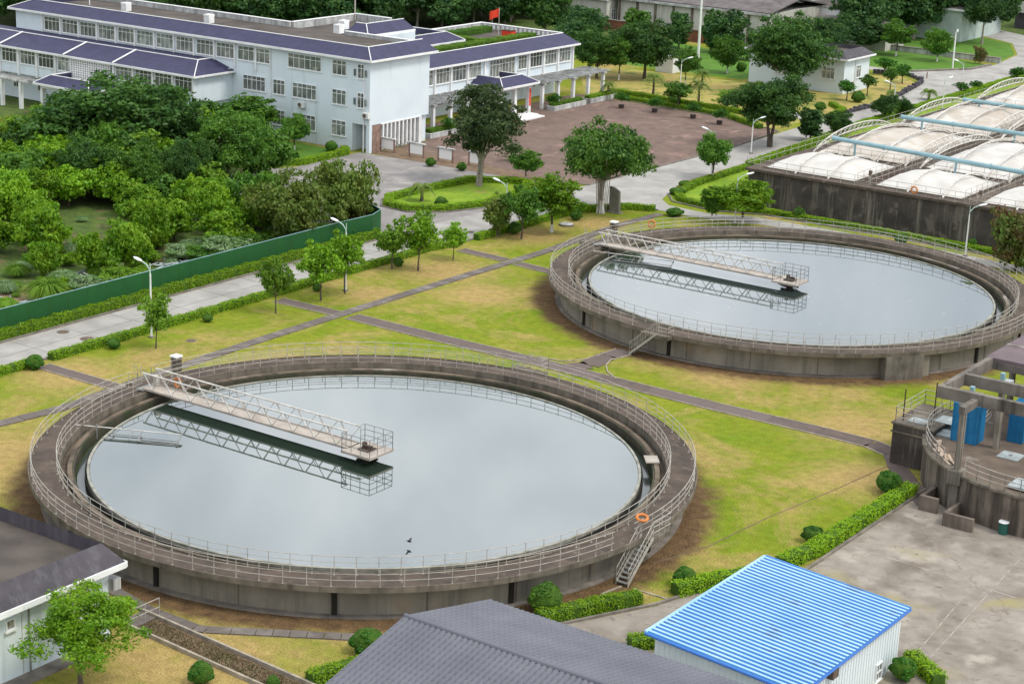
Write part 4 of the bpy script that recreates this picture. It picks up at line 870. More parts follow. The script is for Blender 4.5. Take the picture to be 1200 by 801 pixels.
# air conditioners on the main front
for (px, py, l) in ((266, 83, 'air conditioner on bracket under the top windows'), (352, 123, 'air conditioner by the middle windows'), (428, 136, 'air conditioner near the right corner'), (418, 137, None)):
    if not l: continue
    x, z = on_y(px, py, 166.0); a = thing('air_conditioner', {266: 'white air conditioner under the top floor windows of the office', 352: 'white air conditioner below the middle floor windows of the office', 428: 'white air conditioner near the corner of the office above the doorway'}[px], 'air conditioner', (x, 166.1, z), 'air conditioners on the office front')
    MB().box(x - .42, 165.95, z - .32, x + .42, 166.33, z + .32).build('case', M['acwhite'], a)
    MB().rod((x - .1, 165.948, z), (x - .1, 165.90, z), .24, seg=16).build('fan', M['iron'], a)
    MB().box(x - .4, 165.97, z - .38, x + .4, 166.395, z - .323).build('bracket', M['galvdark'], a)
# flagpole
fx, fy = at(584, 47, 7.3); fp = thing('flagpole', 'thin flagpole with a red flag on the office roof garden', 'flagpole', (fx, fy, 7.3))
MB().rod((fx, fy, 7.3), (fx, fy, 11.6), .06, .04, seg=8).build('pole', M['galv'], fp)
v = []; f = []
for i in range(9):
    for j in range(5):
        u = i / 8; v.append((fx - u * 1.1, fy - u * .7 + 0.10 * math.sin(u * 7), 11.5 - j * .27 - u * .55 + .05 * math.sin(u * 9 + j)))
for i in range(8):
    for j in range(4): f.append((i * 5 + j, i * 5 + j + 1, i * 5 + j + 6, i * 5 + j + 5))
fl = MB().add(v, f).build('flag', M['red'], fp); fl.modifiers.new('thick', 'SOLIDIFY').thickness = 0.02
rb_, ry_ = at(596, 44, 7.3); t = thing('roof_sign_box', 'small red box standing on the office roof garden', 'box', (rb_, ry_, 7.3)); MB().box(rb_ - .8, ry_ - .5, 7.3, rb_ + .8, ry_ + .5, 8.2).build('body', M['red'], t); MB().box(rb_ - .85, ry_ - .55, 8.203, rb_ + .85, ry_ + .55, 8.28).build('lid', M['rust'], t)
# notice boards
for i, (px, py) in enumerate(((454, 178), (488, 184), (522, 190), (558, 195))):
    x, y = at(px, py)
    t = thing('notice_board', ['white notice board nearest the office corner', 'white notice board second from the office corner', 'white notice board second from the tall plaza tree', 'white notice board beside the tall dark tree at the plaza edge'][i], 'notice board', (x, y, 0), 'white notice boards on the planting bed')
    MB().box(x - .9, y - .04, .35, x + .9, y + .04, 1.45).build('panel', M['board'], t)
    for s in (-1, 1): MB().box(x + s * .99 - .08, y - .08, 0, x + s * .99 + .08, y + .08, 1.5).build('post', M['brickred'], t)
    MB().box(x - 1.2, y - .22, 1.503, x + 1.2, y + .22, 1.62).build('cap', M['parapet'], t)

# ------------------------------------------------------------------ small pump house behind the road
def small_house(name, label, x0, y0, x1, y1, h, over, inset, rise, wallm, tile, wins=(), cat='building'):
    t = thing(name, label, cat, ((x0 + x1) / 2, (y0 + y1) / 2, 0))
    MB().box(x0, y0, 0, x1, y1, h - .1).build('wall', wallm, t)
    mansard(t, x0 - over, y0 - over, x1 + over, y1 + over, inset, h, h + rise, h + rise - .55, tile, M['trim'], 'SENW', flat=M['flatroof'], cap=False)
    for (pl, a0, z0, a1, z1, n) in wins: window(t, pl, y0 if pl == 'y' else x1, a0, z0, a1, z1, n)
    return t
sh = small_house('pump_house', 'small pale blue pump house with dark mansard roof behind big dark tree', -131.5, 246.2, -116.6, 254.2, 4.9, .6, 1.5, 1.0, M['wall'], M['mansard'], (('y', -120.0, 1.9, -118.0, 3.5, 3), ('x', 250.0, 1.9, 251.4, 3.6, 2), ('y', -127.5, 1.9, -125.5, 3.5, 3)))
MB().rod((-116.52, 249.6, .1), (-116.52, 249.6, 4.7), .08, seg=6).build('downpipe', M['trim'], sh)

# ------------------------------------------------------------------ bottom-left building
BLx, BLy = -66.75, 61.6
bl_ = thing('workshop_building', 'pale blue building cut by the left frame edge with dark streaked mansard roof', 'building', (-71, 50, 0))
MB().box(-90, 30, 0, BLx, BLy, 3.9).build('wall', M['wall'], bl_)
mansard(bl_, -91, 29, -66.15, 62.25, .85, 4.05, 5.1, 4.35, M['mansard'], M['trim'], 'SEN', flat=M['flatroof'], fascia=.28, cap=False)
x, z = on_x(10, 733, BLx)
window(bl_, 'x', BLx, x - .2, z - .2, x + .35, z + .35, 1, 0)
window(bl_, 'x', BLx, 58.2, 2.2, 60.4, 3.4, 3)
for y in (46.0, 50.0, 53.6, 56.0, 58.9): MB().box(BLx + .002, y, .1, BLx + .03, y + .05, 3.9).build('wall_seam', M['parapet'], bl_)
MB().rod((BLx + .09, 56.4, 0), (BLx + .09, 56.4, 4.2), .05, seg=6).build('downpipe', M['galvdark'], bl_)
MB().box(-84, 50.2, 4.352, -67.3, 50.5, 4.5).build('roof_gutter', M['trim'], bl_)
MB().box(BLx - .3, BLy - .01, 2.6, BLx + .35, BLy + .5, 3.2).build('vent_box', M['parapet'], bl_)
for y0 in (52, ): MB().box(BLx + .001, 44, 0.0, BLx + .9, 60.0, .12).build('plinth', M['kerb'], bl_)
t = thing('guard_rail', 'short white guard rail over the trench beside the pale blue building', 'railing', (-67.0, 63.6, 0)); line_rails([(-66.6, 64.9, .05), (-66.6, 62.9, .05)], t, 'rail', hs=(.5, 1.0), step=.9)
MB().box(-67.6, 63.0, .0, -66.5, 64.8, .10).build('bridge_slab', M['slab'], t)

# ------------------------------------------------------------------ grey tiled roof building (bottom centre)
gb = thing('tiled_house', 'house with grey tiled gable roof at the bottom edge', 'house', (-42, 62, 0))
RY, RZ = 62.75, 6.0; X0, X1 = -48.85, -22.0
def tiled_slope(name, ya, za, yb, zb, xa, xb, m, parent, px=.30, py=.36):
    nx = int((xb - xa) / px * 6); L = math.hypot(yb - ya, zb - za); ny = int(L / py) * 3
    us = np.linspace(xa, xb, nx + 1); k = np.arange(ny + 1); course = k // 3; fr = (k % 3) / 3.0
    t = k / ny
    X, T2_ = np.meshgrid(us, t); _, F = np.meshgrid(us, fr)
    wave = 0.095 * np.abs(np.sin(np.pi * (X - xa) / px)) ** 0.7
    Y = ya + (yb - ya) * T2_; Z = za + (zb - za) * T2_ + wave + 0.085 * F
    V = np.stack([X, Y, Z], -1).reshape(-1, 3); org = np.array(WL[parent.name]); V = V - org
    i = np.arange(nx)[None, :] + (nx + 1) * np.arange(ny)[:, None]
    Q = np.stack([i, i + 1, i + nx + 2, i + nx + 1], -1).reshape(-1, 4)
    if ya > yb: Q = Q[:, ::-1]
    me = np_mesh(name, V, Q, [m]); o = bpy.data.objects.new(name, me); COL.objects.link(o); o.parent = parent; WL[o.name] = tuple(org); return o
tiled_slope('roof_slope', RY, RZ, 69.3, 4.5, X0, X1, M['greytile'], gb, px=.30, py=.40)
tiled_slope('roof_slope', RY, RZ, 54.0, 4.0, X0, X1, M['greytile'], gb, px=.30, py=.40)
rg = MB().path([(X0 - .05, RY, RZ + .06), (X1, RY, RZ + .06)], .13, seg=8); rg.build('ridge', M['greytile'], gb)
bg_ = MB()
bg_.path([(X0, RY, RZ + .03), (X0, 69.35, 4.53)], .07, seg=6); bg_.path([(X0, RY, RZ + .03), (X0, 54, 4.03)], .07, seg=6); bg_.build('barge', M['greytile'], gb)
MB().add([(X0 + .5, 54.6, 0), (X0 + .5, 68.7, 0), (X0 + .5, 68.7, 4.5), (X0 + .5, RY, 5.85), (X0 + .5, 54.6, 4.0), (X1, 54.6, 0), (X1, 68.7, 0), (X1, 68.7, 4.5), (X1, RY, 5.85), (X1, 54.6, 4.0)], [(4, 3, 2, 1, 0), (5, 6, 7, 8, 9), (1, 2, 7, 6), (0, 5, 9, 4)]).build('wall', M['whitewall'], gb)

# ------------------------------------------------------------------ blue sheet roof shed
bs = thing('sheet_metal_shed', 'white walled shed with bright blue corrugated roof', 'shed', (-38, 79, 0))
bx0, bx1, by0, by1, zl, zr = -42.3, -34.05, 72.85, 85.0, 3.55, 3.0
pitch = 0.36; n = int((by1 - by0) / pitch); ridge = []
prof = [(0.0, 0.0), (0.10, 0.0), (0.15, .075), (0.31, .075)]
vA = []; mi = []
ys = []
for k in range(n):
    for (dy, dz) in prof: ys.append((by0 + k * pitch + dy, dz))
ys.append((by0 + n * pitch, 0.0)); NX = 4
V = []; F = []; MI = []
for i in range(NX + 1):
    u = i / NX
    for (y, dz) in ys: V.append((bx0 + (bx1 - bx0) * u, y, zl + (zr - zl) * u + dz))
m_ = len(ys)
for i in range(NX):
    for j in range(m_ - 1): F.append((i * m_ + j, (i + 1) * m_ + j, (i + 1) * m_ + j + 1, i * m_ + j + 1)); MI.append(1 if j % 4 == 2 else 0)  # flat crests get the paler blue, a painted sky sheen
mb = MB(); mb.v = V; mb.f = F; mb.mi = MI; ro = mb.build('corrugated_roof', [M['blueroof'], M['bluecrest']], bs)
sm = ro.modifiers.new('t', 'SOLIDIFY'); sm.thickness = 0.02; sm.offset = -1
mb = MB(); yb1 = by0 + n * pitch
def edge_bar(a, c, r, nm, m):
    MB().rod(a, c, r, seg=6).build(nm, M[m], bs)
edge_bar((bx0 - .02, by0, zl + .03), (bx0 - .02, yb1, zl + .03), .09, 'edge_flashing', 'bluecrest'); edge_bar((bx0, yb1 + .05, zl + .03), (bx1, yb1 + .05, zr + .03), .085, 'edge_flashing', 'blueroof')
edge_bar((bx1 + .03, by0, zr - .03), (bx1 + .03, yb1, zr - .03), .07, 'edge_flashing', 'bluetrim'); edge_bar((bx0, by0 - .04, zl - .03), (bx1, by0 - .04, zr - .03), .07, 'edge_flashing', 'bluetrim')
mb = MB(); a, c, d, e = bx0 + .35, bx1 - .3, by0 + .35, yb1 - .3
za = lambda x: zl + (zr - zl) * (x - bx0) / (bx1 - bx0) - .03
mb.add([(a, d, 0), (c, d, 0), (c, e, 0), (a, e, 0), (a, d, za(a)), (c, d, za(c)), (c, e, za(c)), (a, e, za(a))], [(0, 1, 5, 4), (1, 2, 6, 5), (2, 3, 7, 6), (3, 0, 4, 7)]); w = mb.build('wall', M['whitewall'], bs)
rb = MB(); k = 0
yy = d + .2
while yy < e: rb.box(c + .001, yy, .05, c + .025, yy + .04, za(c) - .03); yy += .30
xx = a + .2
while xx < c: rb.box(xx, d - .025, .05, xx + .04, d - .001, za(xx) - .05); xx += .30
rb.build('cladding_rib', M['whitewall'], bs)
wy0, wz1 = on_x(1033, 773, c); wy1, wz0 = on_x(1024, 799, c)
window(bs, 'x', c, wy1, wz0, wy0, wz1, 2, .5)
wy, wz = on_x(972, 786, c)
MB().box(c, wy - .3, wz - .25, c + .35, wy + .3, wz + .2).build('wall_vent', M['iron'], bs)

# ------------------------------------------------------------------ covered basins (top right)
cbz = 3.8
cb_ = thing('covered_basin', 'long stained concrete basin roofed with white membrane domes', 'basin', (-75, 210, 0))
MB().box(-92.2, 174.0, 0, -48, 256, cbz - .25).build('basin_wall', M['darkwall'], cb_)
d = MB(); d.box(-92.45, 173.7, cbz - .249, -48, 175.0, cbz); d.box(-92.45, 175.001, cbz - .249, -91.2, 256, cbz); d.box(-80.6, 175.001, cbz - .249, -78.9, 256, cbz); d.box(-69.2, 175.001, cbz - .249, -67.7, 256, cbz)
d.box(-91.199, 185.6, cbz - .249, -80.601, 187.0, cbz - .001); d.box(-91.199, 207.2, cbz - .249, -80.601, 208.8, cbz - .001); d.box(-91.199, 229.5, cbz - .249, -80.601, 231, cbz - .001)
d.box(-78.899, 185.6, cbz - .249, -69.201, 187.0, cbz - .001); d.box(-78.899, 207.2, cbz - .249, -69.201, 208.8, cbz - .001); d.box(-67.699, 185.6, cbz - .249, -48, 187.0, cbz - .001)
d.build('walkway', M['deck'], cb_)
hz = lambda x, y, c: c[4] * max(0, 1 - abs((y - (c[2] + c[3]) / 2) / ((c[3] - c[2]) / 2)) ** 2.2) ** .85 * min(1, max(0, min((x - c[0]) / 2.2, (c[1] - x) / 3.0))) ** .5
cells = []
for ci, (xa, xb) in enumerate(((-90.9, -80.9), (-78.6, -69.5), (-67.4, -56.0))):
    for bi, (ya, yb, H_) in enumerate(((175.2, 185.4, 1.2), (187.2, 207.0, 1.35), (209.0, 229.3, 1.35), (231.2, 252, 1.35))):
        if ci == 1 and bi == 3: continue
        if ci == 2 and bi > 1: continue
        c = (xa, xb, ya, yb, H_, bi); cells.append(c)
        nx, ny = 48, 64; v = []; f = []
        for j in range(ny + 1):
            for i in range(nx + 1):
                x = xa + (xb - xa) * i / nx; y = ya + (yb - ya) * j / ny
                h = hz(x, y, c); sag = (.17 * abs(math.sin((x - xa) * math.pi / 3.3)) ** .6 + .05 * abs(math.sin((y - ya) * math.pi / 2.4)) + .03 * math.sin(x * 2.7 + y * 1.9)) * min(1, h)
                v.append((x, y, cbz + .06 + h - sag))
        for j in range(ny):
            for i in range(nx): q = j * (nx + 1) + i; f.append((q, q + 1, q + nx + 2, q + nx + 1))
        MB().add(v, f).build('membrane_cover', M['membranewhite' if bi == 0 or (ci == 1 and bi == 1) else 'membrane'], cb_, smooth=True)
        bb = MB(); bb.box(xa - .15, ya - .12, cbz - .2, xb + .15, ya - .002, cbz + .12).box(xa - .15, yb + .002, cbz - .2, xb + .15, yb + .12, cbz + .12).box(xa - .15, ya, cbz - .2, xa - .002, yb, cbz + .12).box(xb + .002, ya, cbz - .2, xb + .15, yb, cbz + .12)
        bb.build('cover_curb', M['deckedge'], cb_)
        def arch(x, off, r, y0=ya - .6, y1=yb + .4, H2=H_):
            pts = []
            for k in range(19):
                u = k / 18; pts.append((x, y0 + (y1 - y0) * u, cbz + (H2 + off) * (1 - abs(2 * u - 1) ** 2.2) ** .85))
            return pts
        for dx in ((3.7, 7.4) if bi == 0 else (2.6, 6.8)):
            if bi == 0: MB().path(arch(xa + dx, .25, .09), .10, seg=6).build('arch', M['steelwhite'], cb_)
            else:
                p1 = arch(xa + dx, .25, 0); p2 = arch(xa + dx + .35, .55, 0); bb = MB().path(p1, .075, seg=5).path(p2, .075, seg=5)
                for k in range(1, 18): bb.rod(p1[k], p2[k], .03, seg=4)
                bb.build('arch', M['steelwhite'], cb_)
        if bi > 0:
            for dx in (-.3, xb - xa + .3):
                p1 = arch(xa + dx, -.2, 0); p2 = arch(xa + dx, .45, 0); bb = MB().path(p1, .07, seg=5).path(p2, .08, seg=5)
                for k in range(0, 18): bb.rod(p1[k], p2[k + 1], .03, seg=4).rod(p2[k], p1[k + 1], .03, seg=4)
                bb.build('truss_arch', M['steelwhite'], cb_)
for (pts, st) in (([(-92.3, 173.85, cbz), (-50, 173.85, cbz)], 1.5), ([(-92.3, 173.85, cbz), (-92.3, 256, cbz)], 1.6), ([(-80.45, 175, cbz), (-80.45, 252, cbz)], 1.4), ([(-79.05, 175, cbz), (-79.05, 230, cbz)], 1.4), ([(-69.05, 175, cbz), (-69.05, 215, cbz)], 1.4), ([(-67.85, 175, cbz), (-67.85, 200, cbz)], 1.4),
                  ([(-91.0, 186.9, cbz), (-80.7, 186.9, cbz)], 1.3), ([(-78.8, 186.9, cbz), (-69.3, 186.9, cbz)], 1.3), ([(-67.6, 186.9, cbz), (-52, 186.9, cbz)], 1.3), ([(-91.0, 208.6, cbz), (-80.7, 208.6, cbz)], 1.3), ([(-91.1, 187.0, cbz), (-91.1, 252, cbz)], 1.6), ([(-91.0, 230.8, cbz), (-80.7, 230.8, cbz)], 1.3)):
    line_rails(pts, cb_, 'railing', hs=(.55, 1.05), step=st, r=.024)
ck = MB().box(-80.5, 175.9, cbz + .001, -79.0, 184.3, cbz + .012)
for k in range(9): y = 176 + k * 1.0; ck.box(-80.5, y, cbz + .013, -79.0, y + .12, cbz + .05)
ck.build('grating', M['rust'], cb_)
MB().box(-69.0, 175.4, cbz + .01, -67.9, 186, cbz + .03).build('grating', M['pumpfloor'], cb_)
lifebuoy((-73.8, 173.72, 4.35), (0, -1, 0), 'orange lifebuoy hung on the long basin railing at the top right')
for i, (y0, y1, xa, xe) in enumerate(((186.7, 182.6, -89.0, -57), (204.7, 204.6, -89.3, -60), (221.9, 221.6, -89.0, -66))):
    t = thing('gas_pipe', ['cyan gas pipe nearest the stained basin wall', 'cyan gas pipe in the middle of the covered basins', 'farthest of the three cyan gas pipes'][i], 'pipe', (xa, y0, cbz), 'cyan gas pipes raised over the covered basins')
    MB().rod((xa, y0, 5.6), (xe, y1, 5.6), .24, seg=16).build('pipe', M['pipe'], t, smooth=False)
    for k in range(1, 6):
        u = k * 6.2 / (xe - xa) ; 
        if u < 1: x = xa + (xe - xa) * u; y = y0 + (y1 - y0) * u; MB().rod((x - .05, y, 5.6), (x + .05, y, 5.6), .31, seg=16).build('flange', M['pipe'], t)
    MB().rod((xa - .06, y0, 5.6), (xa + .05, y0, 5.6), .30, seg=16).build('flange', M['pipe'], t)
    for u in (.085, .46, .85):
        x = xa + (xe - xa) * u; y = y0 + (y1 - y0) * u
        MB().rod((x, y, cbz), (x, y, 5.38), .12, seg=10).box(x - .3, y - .3, cbz, x + .3, y + .3, cbz + .1).build('support', M['pipe'], t)
# small cabinets and valves on the basin walkway
for (px, py, l) in ((1019, 216, 'small dark instrument post on the basin walkway by the first walkway gap'), (1148, 240, 'small grey valve head at the second walkway gap')):
    x, y = at(px, py, cbz); t = thing('instrument_post', l, 'instrument', (x, y, cbz)); MB().rod((x, y, cbz), (x, y, cbz + .9), .05, seg=6).build('post', M['galvdark'], t); MB().box(x - .15, y - .12, cbz + .9, x + .15, y + .12, cbz + 1.4).build('head', M['iron'], t)

# ------------------------------------------------------------------ pump station (right edge)
PC = (-35.8, 114.6); PR = 9.75; PZ = 2.4
ps = thing('pump_station', 'weathered round concrete pump station with beam frame at the right edge', 'pump station', (PC[0], PC[1], 0))
MB().ring(PC, PR - .35, PR, 0, PZ - .02, 96).build('round_wall', M['greywall'], ps)
MB().ring(PC, PR - .4, PR + .12, PZ - .018, PZ + .13, 96).build('rim', M['deckedge'], ps)
MB().disc(PC, PR - .36, PZ, 96).build('deck', M['pumpfloor'], ps)
pts = [(PC[0] + (PR - .1) * math.cos(R_(a)), PC[1] + (PR - .1) * math.sin(R_(a)), PZ + .13) for a in range(165, 233, 6)]
line_rails(pts, ps, 'curved_railing', step=1.4, r=.028)
pts = [(PC[0] + (PR - .1) * math.cos(R_(a)), PC[1] + (PR - .1) * math.sin(R_(a)), PZ + .13) for a in range(244, 330, 6)]
line_rails(pts, ps, 'curved_railing', step=1.4, r=.028)
pts = [(PC[0] + (PR + .05) * math.cos(R_(a)), PC[1] + (PR + .05) * math.sin(R_(a)), PZ + .0) for a in range(165, 237, 6)]
MB().path([(p[0], p[1], p[2] + .05) for p in pts], .05).build('cable_tray', M['galv'], ps)
# rectangular inlet chamber
MB().box(-47.3, 111.6, 0, -44.6, 116.4, 2.75).build('inlet_chamber', M['darkwall'], ps)
MB().box(-47.4, 111.5, 2.2, -44.5, 111.596, 2.3).box(-47.4, 111.5, 2.752, -44.5, 116.5, 2.86).build('chamber_rim', M['deckedge'], ps)
line_rails([(-44.7, 111.7, 2.86), (-47.2, 111.7, 2.86), (-47.2, 116.3, 2.86), (-42.5, 116.3, 2.86), (-42.5, 115, 2.6)], ps, 'chamber_railing', step=1.25, r=.03)
MB().box(-46.6, 112.2, 2.862, -45.4, 113.2, 2.95).box(-45.3, 113.4, 2.862, -43.6, 114.9, 2.92).build('hatch_cover', M['debris'], ps)
MB().box(-44.55, 112.2, PZ + .002, -43.5, 115.5, PZ + .10).build('walk_plate', M['debris'], ps)
for (x, y) in ((-46.9, 112.2), (-45.9, 114.9)): MB().rod((x, y, 2.86), (x, y, 5.0), .045, seg=6).build('lift_rod', M['rust'], ps)
# frame: columns and beams
BZ = 7.1
cols = [(-40.6, 106.2), (-40.6, 112.4), (-42.6, 119.5), (-33.5, 109.0), (-33.0, 113.0)]
for i, (x, y) in enumerate(cols):
    b = MB(); b.box(x - .15, y - .24, 0 if i == 0 else PZ, x + .15, y - .07, BZ - .76); b.box(x - .15, y + .07, 0 if i == 0 else PZ, x + .15, y + .24, BZ - .76)
    if i == 0:
        b.box(x - .28, y - .34, 0, x + .28, y + .34, 1.9); b.box(x - .42, y - .5, 1.9, x + .42, y + .5, 2.75)
    else: b.box(x - .14, y - .065, PZ, x + .14, y + .065, BZ - .76)
    o = b.build('column', M['column'], ps)
d = MB()
d.box(-43.1, 107.95, BZ - .75, -20, 108.35, BZ); d.box(-40.8, 105.9, BZ - .76, -40.4, 107.949, BZ - .3); d.box(-43.1, 108.351, BZ - .75, -42.75, 116.0, BZ); d.box(-42.749, 111.4, BZ - .75, -20, 111.75, BZ); d.box(-43.1, 116.001, BZ - .75, -20, 116.4, BZ - .25)
d.build('roof_beam', M['frameconc'], ps)
MB().box(-43.25, 116.1, BZ - .22, -20, 130, BZ - .02).build('roof_slab', mat('purple_slab', (0.17, 0.13, 0.14), .9, (0.11, 0.085, 0.09), .5), ps)
MB().box(-43.26, 119.6, BZ - .019, -20, 119.72, BZ + .03).box(-39.6, 116.1, BZ - .019, -39.5, 130, BZ + .026).build('slab_joint', M['joint'], ps)
for (x, y) in ((-41.6, 109.9), (-41.2, 113.9)):
    MB().box(x - .25, y - 1.4, BZ - 1.1, x + .25, y + 1.4, BZ - .95).build('cross_plate', M['debris'], ps); MB().box(x - .13, y - .13, BZ - .948, x + .13, y + .13, BZ - .2).build('junction_box', M['pipe'], ps)
# low splash walls in front
d = MB(); d.box(-42.4, 105.1, 0, -42.15, 107.4, .95).box(-42.149, 105.1, 0, -41.2, 105.35, .95); d.box(-40.2, 103.6, 0, -39.95, 106.2, .85).box(-39.949, 103.6, 0, -38.3, 103.85, .85); d.build('splash_wall', M['greywall'], ps)
# blue sheds on the deck
def blue_container(x0, y0, x1, y1, z, h, label):
    t = thing('tool_cabinet', label, 'cabinet', ((x0 + x1) / 2, (y0 + y1) / 2, z), 'blue metal cabinets on the pump station deck')
    MB().box(x0, y0, z, x1, y1, z + h).build('body', M['bluebox'], t)
    r = MB().add([(x0 - .05, y0 - .05, z + h + .003), (x1 + .05, y0 - .05, z + h + .003), (x1 + .05, y1 + .05, z + h + .003), (x0 - .05, y1 + .05, z + h + .003), (x0 - .05, y0 - .05, z + h + .05), (x1 + .05, y0 - .05, z + h + .05), (x1 + .05, y1 + .05, z + h + .22), (x0 - .05, y1 + .05, z + h + .22)], [(3, 2, 1, 0), (4, 5, 6, 7), (0, 1, 5, 4), (1, 2, 6, 5), (2, 3, 7, 6), (3, 0, 4, 7)]); r.build('roof', M['bluebox'], t)
    d = MB()
    for k in range(int((x1 - x0) / .5) + 1): d.box(x0 + k * .5, y0 - .04, z + .05, x0 + k * .5 + .05, y0 - .001, z + h - .05)
    d.box(x0, y0 - .03, z + h * .33, x1, y0 - .002, z + h * .33 + .05); d.box(x0, y0 - .03, z + h * .66, x1, y0 - .002, z + h * .66 + .05)
    d.build('door_frame', M['bluebox'], t)
blue_container(-43.5, 112.0, -41.8, 113.3, PZ + .005, 2.5, 'larger blue metal cabinet on the pump deck behind the near concrete column')
blue_container(-40.6, 114.2, -39.6, 115.8, PZ + .005, 2.3, 'smaller blue metal cabinet on the pump deck right of the inner column')
x, y = at(1129, 590, 0)
t = thing('gas_cylinder', 'white gas cylinder standing on the pump station deck', 'cylinder', (-42.2, 110.1, PZ)); MB().rod((-42.2, 110.1, PZ), (-42.2, 110.1, PZ + .62), .14, seg=12).build('body', M['trim'], t); MB().rod((-42.2, 110.1, PZ + .62), (-42.2, 110.1, PZ + .76), .07, seg=8).build('valve', M['trim'], t)
t = thing('plank_pile', 'pile of pale pinkish planks inside the curved railing', 'planks', (-42.6, 108.7, PZ))
for k in range(14):
    a = R_(205 + k * 1.9); r_ = PR - .75 + rnd.uniform(-.25, .2); c = (PC[0] + r_ * math.cos(a), PC[1] + r_ * math.sin(a)); z = PZ + .03 + .05 * (k % 3)
    MB().obox(c, (-math.sin(a) + rnd.uniform(-.3, .3), math.cos(a) + rnd.uniform(-.3, .3)), .55, .09, z, z + .045).build('plank', M['wood'], t)
t = thing('plate_cover', 'pale metal hatch plate on the pump deck right of the second column', 'plate', (-39.2, 111.6, PZ)); MB().box(-40.0, 110.9, PZ + .004, -38.6, 112.3, PZ + .05).build('plate', M['debris'], t); MB().box(-39.4, 111.5, PZ + .052, -39.2, 111.7, PZ + .1).build('handle', M['galvdark'], t)
t = thing('plate_cover', 'pale roof plate with blue motor at the right edge of the pump deck', 'plate', (-35.5, 106.6, PZ)); MB().box(-37.3, 105.9, PZ + .15, -34.0, 107.6, PZ + .25).build('plate', M['debris'], t); MB().box(-35.4, 106.3, PZ + .252, -34.6, 107.0, PZ + .6).build('motor', M['bluebox'], t)
x, y = at(1175, 625, 0); t = thing('waste_bin', 'small green bin on the yard at the foot of the pump station', 'bin', (x, y, 0)); MB().rod((x, y, 0), (x, y, .75), .27, .3, seg=12).build('body', M['greencyl'], t); MB().rod((x, y, .752), (x, y, .82), .33, .28, seg=12).build('lid', M['trim'], t)
MB().path([(-38.5, 113.4, PZ + .05), (-37.2, 112.2, PZ + .05), (-35.8, 111.2, PZ + .05), (-33, 110.6, PZ + .05)], .05).build('hose', M['galvdark'], ps)

# ------------------------------------------------------------------ green hoarding fence
fn = thing('hoarding_fence', 'long dark green metal hoarding between the orchard and the road', 'fence', (-111, 90, 0))
line = [(-111.0, y) for y in np.arange(42, 130.1, 2.0)]
ftop = 2.15
pl = MB()
fpts = [(-111.0, 40.0), (-111.0, 131.0), (-110.8, 136.0), (-111.6, 138.2), (-114.5, 139.8), (-120.0, 141.0)]
for i in range(len(fpts) - 1):
    a, c = Vector(fpts[i]), Vector(fpts[i + 1]); d = c - a; pl.obox(((a.x + c.x) / 2, (a.y + c.y) / 2), d, d.length / 2 + .01, .03, 0.05, ftop + .002 * i)
pl.build('panel', M['fence'], fn)
tr = MB(); tr.path([(p[0], p[1], ftop + .03) for p in fpts], .035, seg=5); tr.build('top_rail', M['pipe'], fn)
for k in range(34):
    y = 42 + k * 2.8; MB().box(-111.12, y, 0, -111.035, y + .07, ftop - .02).build('post', M['galvdark'], fn)
for k in range(46):
    y = 41 + k * 2.0; MB().box(-110.968, y, .06, -110.955, y + .025, ftop - .05).build('panel_seam', M['hedgecore'], fn)

# ------------------------------------------------------------------ lamps, mast, poles
def lamp_proto(H, armdir, label, cat, m='lampwhite', loc=(0, 0), arm=1.0):
    t = thing('street_lamp', label, cat, (loc[0], loc[1], 0), 'street lamps along the plant roads')
    x, y = loc; d = Vector(armdir).normalized()
    MB().box(x - .18, y - .18, 0, x + .18, y + .18, .12).build('base', M['kerb'], t)
    MB().rod((x, y, .12), (x, y, H - .9), .085, .06, seg=8).build('pole', M[m], t)
    p = [(x, y, H - .95), (x + d.x * .05, y + d.y * .05, H - .6), (x + d.x * .35 * arm, y + d.y * .35 * arm, H - .25), (x + d.x * .9 * arm, y + d.y * .9 * arm, H)]
    MB().path(p, .05, seg=6).rod((x, y, H - 1.3), (x, y, H - .1), .035, seg=5).build('arm', M['lampgreen'], t)
    hx, hy = x + d.x * 1.15 * arm, y + d.y * 1.15 * arm; q = MB()
    prof = [(-.38, .05), (-.25, .14), (0, .17), (.25, .15), (.42, .05)]
    v = []; f = []
    nrm = Vector((-d.y, d.x))
    for (s, r) in prof:
        for k in range(8):
            a = 2 * math.pi * k / 8; o_ = nrm * (r * math.cos(a)); v.append((hx + d.x * s + o_.x, hy + d.y * s + o_.y, H + .05 + s * .25 + r * .6 * math.sin(a)))
    for i in range(4):
        for k in range(8): f.append((i * 8 + k, i * 8 + (k + 1) % 8, (i + 1) * 8 + (k + 1) % 8, (i + 1) * 8 + k))
    f += [tuple(range(7, -1, -1)), tuple(range(32, 40))]
    q.add(v, f).build('lamp_head', M['lens'], t, smooth=True)
    return t
